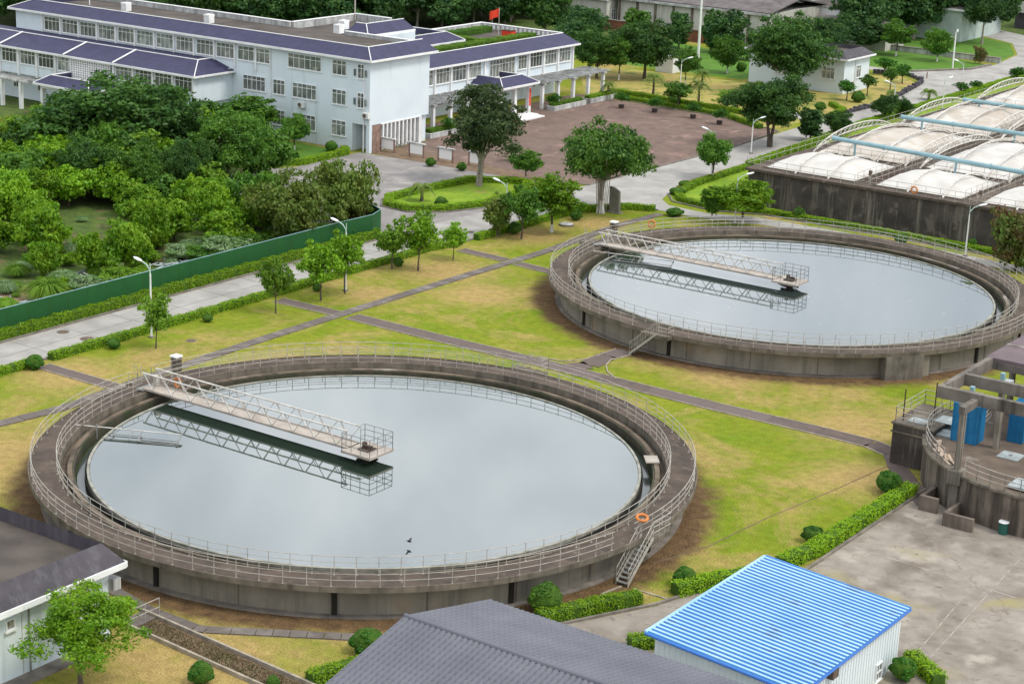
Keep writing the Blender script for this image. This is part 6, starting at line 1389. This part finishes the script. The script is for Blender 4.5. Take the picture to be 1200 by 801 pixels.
# clear of the wings: only behind x=-160 / y=222 in the plant frame
def ok_back(px, py):
    x, y = at(px, py); 
    return (y > 226 or x < -163) and not (x > -190 and y > 268 and x < -125) and y > 183
forest_strip(pxreg(-30, 720, -2, 42, ok_back), 130, ['forest', 'forest', 'tallforest'], (8, 12.5), (6.5, 9.5), 'dark tree in the wood behind the office building', 'wood behind the office building', mind=5.0)
forest_strip(pxreg(-30, 720, -30, -2, ok_back), 45, ['forest'], (10, 14), (8, 11), 'dark tree in the wood behind the office building', 'wood behind the office building', mind=7.0)
def ok_right(px, py):
    x, y = at(px, py); return not (-160 < x < -124 and y < 332) and not (-124 < x < -104 and y < 345 and abs((x + 118)) < 9 and y < 318)
for (px, py, top, w) in ((1002, 55, -25, 60), (1022, 50, -30, 50), (1070, 46, -30, 60), (1108, 45, -35, 66), (1136, 46, -30, 52), (1150, 52, -10, 46), (1040, 44, -20, 60), (985, 60, 15, 40), (1168, 38, -25, 44), (1090, 40, -40, 60), (1012, 62, 22, 44)):
    x, y = at(px, py); tree(rnd.choice(['tallforest', 'forest']) if top < 0 else 'forest', x, y, (py - top) * px_size(x, y, 6) * 1.03, w * px_size(x, y, 6), 'tall dark tree of the group above the far green verge', cat='forest tree', group='tall trees above the far verge', nm='forest_tree')
forest_strip(pxreg(980, 1230, -14, 18, lambda a, b: True), 34, ['forest', 'tallforest'], (9, 14), (7, 10), 'dark tree in the wood at the top right corner', 'wood at the top right corner', mind=6)
forest_strip(pxreg(700, 1000, -25, -6, lambda a, b: True), 22, ['forest'], (6, 9), (7, 9), 'dark tree in the wood beyond the factory roofs', 'wood beyond the factory roofs', mind=7)
for (px, py, top, w, l) in ((668, 62, 22, 44, 'dark tree close behind the right end of the office wing'), (655, 40, 2, 46, 'dark tree over the far parapet of the office wing'), (690, 60, 10, 40, 'dark tree between the office wing and the white annex'), (905, 52, 28, 26, 'green tree behind the very large dark tree'), (960, 60, 22, 30, 'shrubby tree before the long pale green building'), (978, 64, 30, 30, 'shrubby dark tree between pump house and long building'), (885, 62, 40, 22, 'low green tree left of the pump house'), (868, 70, 52, 26, 'low shrub tree below the brick house')):
    ptree('forest', px, py, top, w, l)
# palms
def palm(px, py, top, wpx, label, nm='palm_tree', low=False):
    x, y = at(px, py); H = height_at(px, py, top); w = wpx * px_size(x, y, H) / 2
    t = thing(nm, label, 'cycad' if low else 'palm', (x, y, 0), None if low else 'palms on the lawn behind the plaza')
    hb = H - w * .55; MB().path([(x, y, 0), (x + .05, y, hb * .5), (x, y, hb)], 0, seg=8, radii=[.2, .15, .13]).build('trunk', M['bark'], t)
    rng = random.Random(int(px)); V = []; Q = []
    b = MB()
    for k in range(26):
        a = rng.uniform(0, 6.28); el = rng.uniform(-.3, 1.2); L = w * rng.uniform(.85, 1.1); n = 7; pr = None
        for s in range(n):
            u = (s + 1) / n; q = Vector((math.cos(a) * L * u * math.cos(el * (1 - .3 * u)), math.sin(a) * L * u * math.cos(el), hb + L * (math.sin(el) * u - .75 * u * u) + .1)); q.x += x; q.y += y
            sd = Vector((-math.sin(a), math.cos(a), 0)); fw = Vector((math.cos(a), math.sin(a), -.4 * u))
            for sg in (-1, 1):
                l2 = L * .33 * (1 - .6 * u); e = q + sd * sg * l2 + fw * l2 * .7 + Vector((0, 0, -.12)); wd = .09
                b.add([q - fw * wd, q + fw * wd, e + fw * .02, e - fw * .02], [(0, 1, 2, 3)])
    b.build('fronds', M['Lpalm'], t)
for a in ((712, 116, 92, 26, 'palm at the plaza corner nearest the office wing'), (765, 114, 82, 30, 'palm in front of the big round dark tree'), (818, 124, 92, 28, 'palm beside the low rounded bush tree'), (822, 104, 80, 22, 'palm half hidden right of the lamp on the dry lawn'), (1088, 117, 102, 20, 'small drooping palm at the road edge beyond the basins'), (1044, 120, 104, 14, 'small palm on the dry corner lawn near the street lamp')): palm(*a)
palm(494, 236, 212, 30, 'dark cycad inside the tip of the island hedge', nm='cycad', low=True)

# clipped ball bushes
def ball_kind(key, leafm, n, seed):
    rng = np.random.default_rng(seed); V, Q = leaves([(0, 0, .5, .44, .44, .43)] + [(.4 * math.cos(a) * math.cos(e), .4 * math.sin(a) * math.cos(e), .48 + .38 * math.sin(e), s_, s_, s_) for a, e, s_ in zip(rng.uniform(0, 6.28, 14), rng.uniform(-.9, 1.4, 14), rng.uniform(.08, .16, 14))], n, .062, rng, shell=.09)
    core = bpy.data.meshes.new('core'); import bmesh as _b; bm = _b.new(); _b.ops.create_icosphere(bm, subdivisions=2, radius=.46); _b.ops.translate(bm, verts=bm.verts, vec=(0, 0, .49)); bm.to_mesh(core); bm.free(); core.materials.append(M['hedgecore'])
    return np_mesh(key, V, Q, [M[leafm]]), core
BK = {'bush': ball_kind('ball_leaves', 'Lbush', 4600, 3), 'bush2': ball_kind('ball_leaves', 'Lbush', 4600, 8), 'bush3': ball_kind('ball_leaves', 'Lmid', 4200, 9), 'hedge': ball_kind('ball_leaves_light', 'Lhedge', 2600, 4)}
def bush(px, py, wpx, label, k='bush', h=.85, group='clipped ball bushes'):
    k = rnd.choice(['bush', 'bush', 'bush2', 'bush2', 'bush3']) if k == 'bush' else k; h *= rnd.uniform(.88, 1.08); x, y = at(px, py); w = wpx * px_size(x, y); t = thing('round_bush', label, 'bush', (x, y, 0), group); t.scale = (w, w, w * h); t.rotation_euler = (0, 0, rnd.uniform(0, 6))
    inst(BK[k][0], 'foliage', t); inst(BK[k][1], 'inner_twigs', t)
for a in ((639, 718, 43, 'dark ball bush between the grey tiled roof and the tank'), (431, 764, 42, 'dark ball bush at the left corner of the grey tiled roof'), (802, 686, 30, 'dark ball bush near the upper left corner of the blue roof'), (952, 635, 27, 'dark ball bush alone on the lawn right of the nearest tank'), (1041, 577, 34, 'dark ball bush at the top end of the yard hedge'), (1058, 796, 34, 'dark bush at the foot of the white shed wall'), (236, 800, 32, 'ball bush at the bottom edge beside the trench'), (320, 803, 16, 'tiny ball bush at the bottom edge in the trench'),
          (41, 432, 22, 'round bush closing the hedge at the path gap'), (133, 408, 17, 'round bush in the roadside hedge left of the slim tree'), (243, 377, 14, 'small bush on the lawn side of the roadside hedge'), (372, 341, 12, 'small ball bush at the foot of the roadside hedge'), (466, 312, 13, 'dark bush at the foot of the young tree by the hoarding end'), (517, 243, 16, 'dark ball bush in the middle of the island lawn'), (388, 178, 16, 'ball bush beside the office doorway hedge'), (325, 196, 12, 'little ball bush on the office lawn'),
          (603, 274, 18, 'dark ball bush between columnar shrub and next tree'), (675, 258, 16, 'dark ball bush hugging the roadside hedge below the wide tree'), (790, 253, 22, 'dark ball bush where the slab path meets the road', 'bush', .42), (793, 228, 20, 'low dark bush inside the rounded tip of the basin hedge', 'bush', .5), (802, 219, 16, 'second low dark bush inside the rounded tip of the basin hedge', 'bush', .5), (936, 256, 17, 'round bush at the foot of the stained basin wall'), (1055, 286, 16, 'round bush left of the lamp at the stained basin wall'), (1139, 289, 12, 'round bush right of the lamp at the stained basin wall'),
          (504, 195, 13, 'small green bush before the second notice board'), (541, 200, 13, 'small green bush before the third notice board'), (1005, 120, 17, 'ball bush on the dry lawn before the pump house'), (961, 130, 14, 'low ball bush at the hedge below the pump house'), (869, 84, 13, 'dark ball bush beside the round tree on the dry lawn'), (790, 122, 14, 'small dark ball bush between the plaza palms')):
    bush(*a)
# potted shrubs along the plaza edge
for i, (px, py) in enumerate(((728, 127), (767, 132), (812, 139), (843, 146), (525, 158), (648, 128), (601, 190))):
    x, y = at(px, py); t = thing('potted_shrub', 'small shrub in a dark pot standing on the edge of the brick plaza', 'potted plant', (x, y, 0), 'potted shrubs round the brick plaza')
    MB().rod((x, y, 0), (x, y, .5), .32, .4, seg=10).build('pot', M['pot'], t); k = K['topiary'][i % 2]; o = inst(k['crown'], 'foliage', t, (0, 0, 0.1), scale=(.75, .75, .6))
# wild growth behind the hoarding
def clump_mesh(seed, leafm, n=1500, grass=False):
    rng = np.random.default_rng(seed); a = rng.uniform(0, 2 * np.pi, n); r0 = rng.uniform(0, .25, n); sp = rng.uniform(.15, 1.0, n); Hh = rng.uniform(.5, 1.0, n)
    b = np.stack([r0 * np.cos(a), r0 * np.sin(a), 0 * a], 1); m = b + np.stack([.45 * sp * np.cos(a), .45 * sp * np.sin(a), Hh * .8], 1); e = b + np.stack([sp * np.cos(a), sp * np.sin(a), Hh * (1 - .6 * sp)], 1); s = np.stack([-np.sin(a), np.cos(a), 0 * a], 1) * .018
    V = np.stack([b - s, b + s, m + s, m - s, m - s, m + s, e + s * .2, e - s * .2], 1).reshape(-1, 3); Q = np.arange(8 * n).reshape(-1, 4); return np_mesh('blades', V, Q, [M[leafm]])
CL = [clump_mesh(1, 'Lsilver'), clump_mesh(2, 'Lyoung')]
def wild(px, py, w, h, label, kind, leafm='Lsilver'):
    x, y = at(px, py); 
    if kind == 'grass':
        t = thing('tall_grass_clump', label, 'grass clump', (x, y, 0)); inst(CL[0 if leafm == 'Lsilver' else 1], 'blades', t, scale=(w, w, h))
    else:
        t = thing('wild_shrub', label, 'shrub', (x, y, 0)); me = K['orchard'][0]['crown']; key = (me.name, leafm)
        if key not in LC: LC[key] = me.copy(); LC[key].materials.clear(); LC[key].materials.append(M[leafm])
        inst(LC[key], 'foliage', t, scale=(w / 4.6, w / 4.6, h / 4.2))
for a in ((55, 352, 2.2, 2.0, 'tall pale grass clump left of the tarpaulin scraps', 'grass', 'Lyoung'), (102, 345, 3.4, 1.5, 'low silver green shrub behind the hoarding, left of the slim tree', 's'), (140, 335, 3.6, 1.5, 'low leafy shrub just left of the leftmost street lamp', 's', 'Lyoung'), (212, 305, 3.0, 1.4, 'pale shrub between orchard and hoarding above the grey scrap heap', 's'), (262, 302, 4.2, 1.9, 'pale silvery shrub mound against the hoarding', 's'), (236, 308, 3.0, 1.5, 'low dark shrub left of the silvery mound', 's', 'Lmid'),
          (300, 295, 4.0, 1.6, 'greyish green shrub right of the silvery mound', 's', 'Lmid'), (390, 283, 3.6, 1.6, 'low shrub inside the hoarding under the olive trees', 's', 'Lmid'), (75, 335, 1.6, 1.5, 'smaller grass clump beside the tarpaulin', 'grass'), (325, 300, 3.2, 1.4, 'dark creeper mound behind the hoarding below the olive bush', 's', 'Ldark'), (420, 262, 3.0, 2.4, 'reddish flowering shrub at the hoarding bend', 's', 'Lred')):
    wild(*a)
for k in range(70):
    x, y = -113.2 - abs(rnd.gauss(0, 13)), rnd.uniform(84, 134); v = Vector((x, y, -CAM_Z)); px = 600 + FPX * v.dot(CR) / v.dot(CF)
    if px < -20: continue
    t = thing('wild_shrub', 'low weedy shrub on the rough ground of the orchard', 'shrub', (x, y, 0), 'undergrowth between the orchard trees'); s_ = rnd.uniform(.7, 2.2)
    if k % 3: inst(CL[k % 2], 'blades', t, scale=(s_ * .6, s_ * .6, s_ * .6), rz=k)
    else: inst(K['orchard'][k % 4]['crown'], 'foliage', t, scale=(s_ / 4.6, s_ / 4.6, s_ * .6 / 4.2), rz=k)
# hedges
def hedge(pts, w, h, label, closed=False, leafm='Lhedge', dens=230, nm='hedge', ls=.075):
    P = [Vector(p[:2]) for p in pts]; n = len(P); segs = n if closed else n - 1; cx_ = sum(p.x for p in P) / n; cy_ = sum(p.y for p in P) / n
    t = thing(nm, label, 'hedge', (cx_, cy_, 0)); core = MB(); VV = []; rng = np.random.default_rng(len(label)); cnt = 0
    for i in range(segs):
        a, c = P[i], P[(i + 1) % n]; d = c - a; L = d.length
        if L < .05: continue
        core.obox(((a.x + c.x) / 2, (a.y + c.y) / 2), d, L / 2 + w * .2, w / 2 - .06, 0.0, h - .05 - .001 * (i % 5)); d.normalize(); nn = Vector((-d.y, d.x))
        m = int(dens * L * (w + 2 * h)); s = rng.uniform(-w * .25, L + w * .25, m); q = rng.uniform(-1, 1, m) * (w / 2 + h)
        off = np.clip(q, -w / 2, w / 2); zz = np.where(np.abs(q) > w / 2, h - (np.abs(q) - w / 2), h); bump = .05 * np.sin(s * 2.1) + .04 * np.sin(s * 5.3 + 1) + rng.normal(0, .025, m)
        nx_ = np.where(np.abs(q) > w / 2, np.sign(q), 0.0); X = a.x + d.x * s + nn.x * (off + nx_ * bump); Y = a.y + d.y * s + nn.y * (off + nx_ * bump); Z = np.maximum(.03, zz + (nx_ == 0) * bump)
        Pn = np.stack([X, Y, Z], 1); nr = np.stack([nn.x * nx_, nn.y * nx_, 1.0 * (nx_ == 0) + .3], 1) + rng.normal(size=(m, 3)) * .55; nr /= np.linalg.norm(nr, axis=1)[:, None]
        tg = np.cross(nr, rng.normal(size=(m, 3))); tg /= np.linalg.norm(tg, axis=1)[:, None]; bb = np.cross(nr, tg); sz = ls * rng.uniform(.6, 1.4, m)[:, None]
        VV.append(np.stack([Pn - tg * sz * .7, Pn - bb * sz * .5, Pn + tg * sz * .7, Pn + bb * sz * .5], 1).reshape(-1, 3))
    core.build('inner_twigs', M['hedgecore'], t); V = np.concatenate(VV) - np.array([cx_, cy_, 0]); o = bpy.data.objects.new('foliage', np_mesh('hedge_leaves', V, np.arange(len(V)).reshape(-1, 4), [M[leafm]])); COL.objects.link(o); o.parent = t; WL[o.name] = (cx_, cy_, 0)
    return t
hedge([(-110.35, 58), (-110.35, 130), (-110.2, 136)], .75, .8, 'long bright hedge along the foot of the green hoarding')
hx = -103.9
gap0 = at(60, 421)
hedge([(hx, gap0[1]), (hx, 136), (-103.2, 139)], .7, .55, 'long bright roadside hedge below the road, from the path gap to the brick path')
hedge([(hx, 58), (hx, gap0[1] - 2.4)], .7, .55, 'short bright roadside hedge at the left frame edge')
hedge([(-103.1, 142), (-103.0, 150), (-102.8, 156.2), (-102.2, 159.4), (-99.8, 163.0), (-97.4, 164.3)], .7, .6, 'curved roadside hedge running behind the aerial-root tree')
hedge([(p[0] + (.55 if p[0] < -115 else -.55), p[1] + (.5 if p[1] < 156 else -.5)) for p in isl], .9, .6, 'hedge ring round the oval island lawn', closed=True)
hedge([(-60, 171.0), (-75, 171.6), (-87.5, 171.4), (-93, 169.2), (-97.6, 170.1), (-99.5, 172.4), (-100.6, 178), (-101.0, 190)], .8, .5, 'bright hedge curling round the tip of the basin lawn')
hedge([(-101.0, 191), (-103.4, 226), (-103.6, 247), (-103.8, 268), (-103.8, 290)], 1.1, .7, 'long hedge between the far road and the covered basins')
hedge([(-139.0, 165.4), (-137.7, 164.2), (-137.4, 156.6), (-140.2, 152.6), (-146, 152.3)], .8, .65, 'hedge round the office lawn')
hedge([(-112, 213.6), (-119.2, 217.8), (-139, 219.3)], .8, .6, 'low front hedge along the far plaza edge'); hedge([(-111.5, 217.5), (-119.5, 221.6), (-140, 223.0)], .8, .6, 'second hedge row behind the front plaza hedge')
hedge([(-122.5, 240.5), (-126.6, 241.2), (-128.5, 244)], .9, .6, 'short hedge beside the side road before the pump house'); hedge([(-109.2, 228), (-110.0, 233), (-113.5, 236.5)], .8, .55, 'short hedge at the tip of the pump house lawn')
hedge([(-50.9, 76.9), (-49.6, 79.9), (-48.4, 82.2)], .85, .7, 'thick bright hedge below the near tank stair'); hedge([(-47.3, 84.6), (-46.6, 86.3), (-45.2, 89.0)], .85, .7, 'thick hedge piece left of the blue roof')
hedge([(-44.6, 91.6), (-44.1, 94.5), (-43.9, 107.2)], .9, .7, 'bright hedge along the left side of the concrete yard'); hedge([(-45.7, 77.5), (-44.8, 78.6)], .9, .6, 'small hedge stub between the two roofs')
hx0, hy0 = at(1068, 775); hedge([(hx0, hy0), at(1085, 790), at(1098, 802)], .8, .6, 'hedge at the bottom edge right of the white shed')
a0, a1 = at(366, 800), at(425, 782); hedge([a0, a1], .8, .6, 'hedge at the left side of the grey tiled roof')
hedge([(-137.5, 179), (-137.5, 184)], .9, 1.0, 'dense hedge filling the planter by the fluted wall', leafm='Lyoung'); hedge([(-137.6, 205), (-137.6, 211.5)], .8, 1.0, 'bushy planting in the planter near the porch', leafm='Lyoung'); hedge([(-137.6, 213.4), (-137.6, 219.2)], .8, 1.0, 'bushy planting in the planter at the wing end', leafm='Lhedge')
hedge([(-155, 204.5), (-147, 204.5)], 1.2, 8.0 - 7.3, 'roof garden planting on the office wing', leafm='Lyoung').location.z = 7.3
hedge([(-155.5, 183.0 + 8), (-155.5, 215)], 1.4, .8, 'roof garden bushes along the far parapet', leafm='Lmid').location.z = 7.3
hedge([(-147.6, 191.5), (-147.6, 214)], 1.6, .8, 'roof garden bushes behind the purple tiles of the right wing', leafm='Lyoung').location.z = 7.3
# grass blades scattered in the trench and along tank feet
rng = np.random.default_rng(5); n = 5000
x = rng.uniform(-67.4, -55.2, n); y = 63.0 + (x + 67.6) / 12.6 * -.8 + rng.uniform(.15, 1.5, n); a = rng.uniform(0, 6.28, n); P = np.stack([x, y, 0 * x], 1); s = np.stack([np.cos(a), np.sin(a), 0 * a], 1) * .03; h = np.stack([rng.normal(0, .05, n), rng.normal(0, .05, n), rng.uniform(.03, .12, n)], 1)
V = np.stack([P - s, P + s, P + s * .3 + h, P - s * .3 + h], 1).reshape(-1, 3); o = bpy.data.objects.new('trench_weeds', np_mesh('weeds', V, np.arange(4 * n).reshape(-1, 4), [M['Lstraw']])); COL.objects.link(o); o['kind'] = 'stuff'; o['label'] = 'dry weeds growing in the concrete edged trench'; o['category'] = 'weeds'
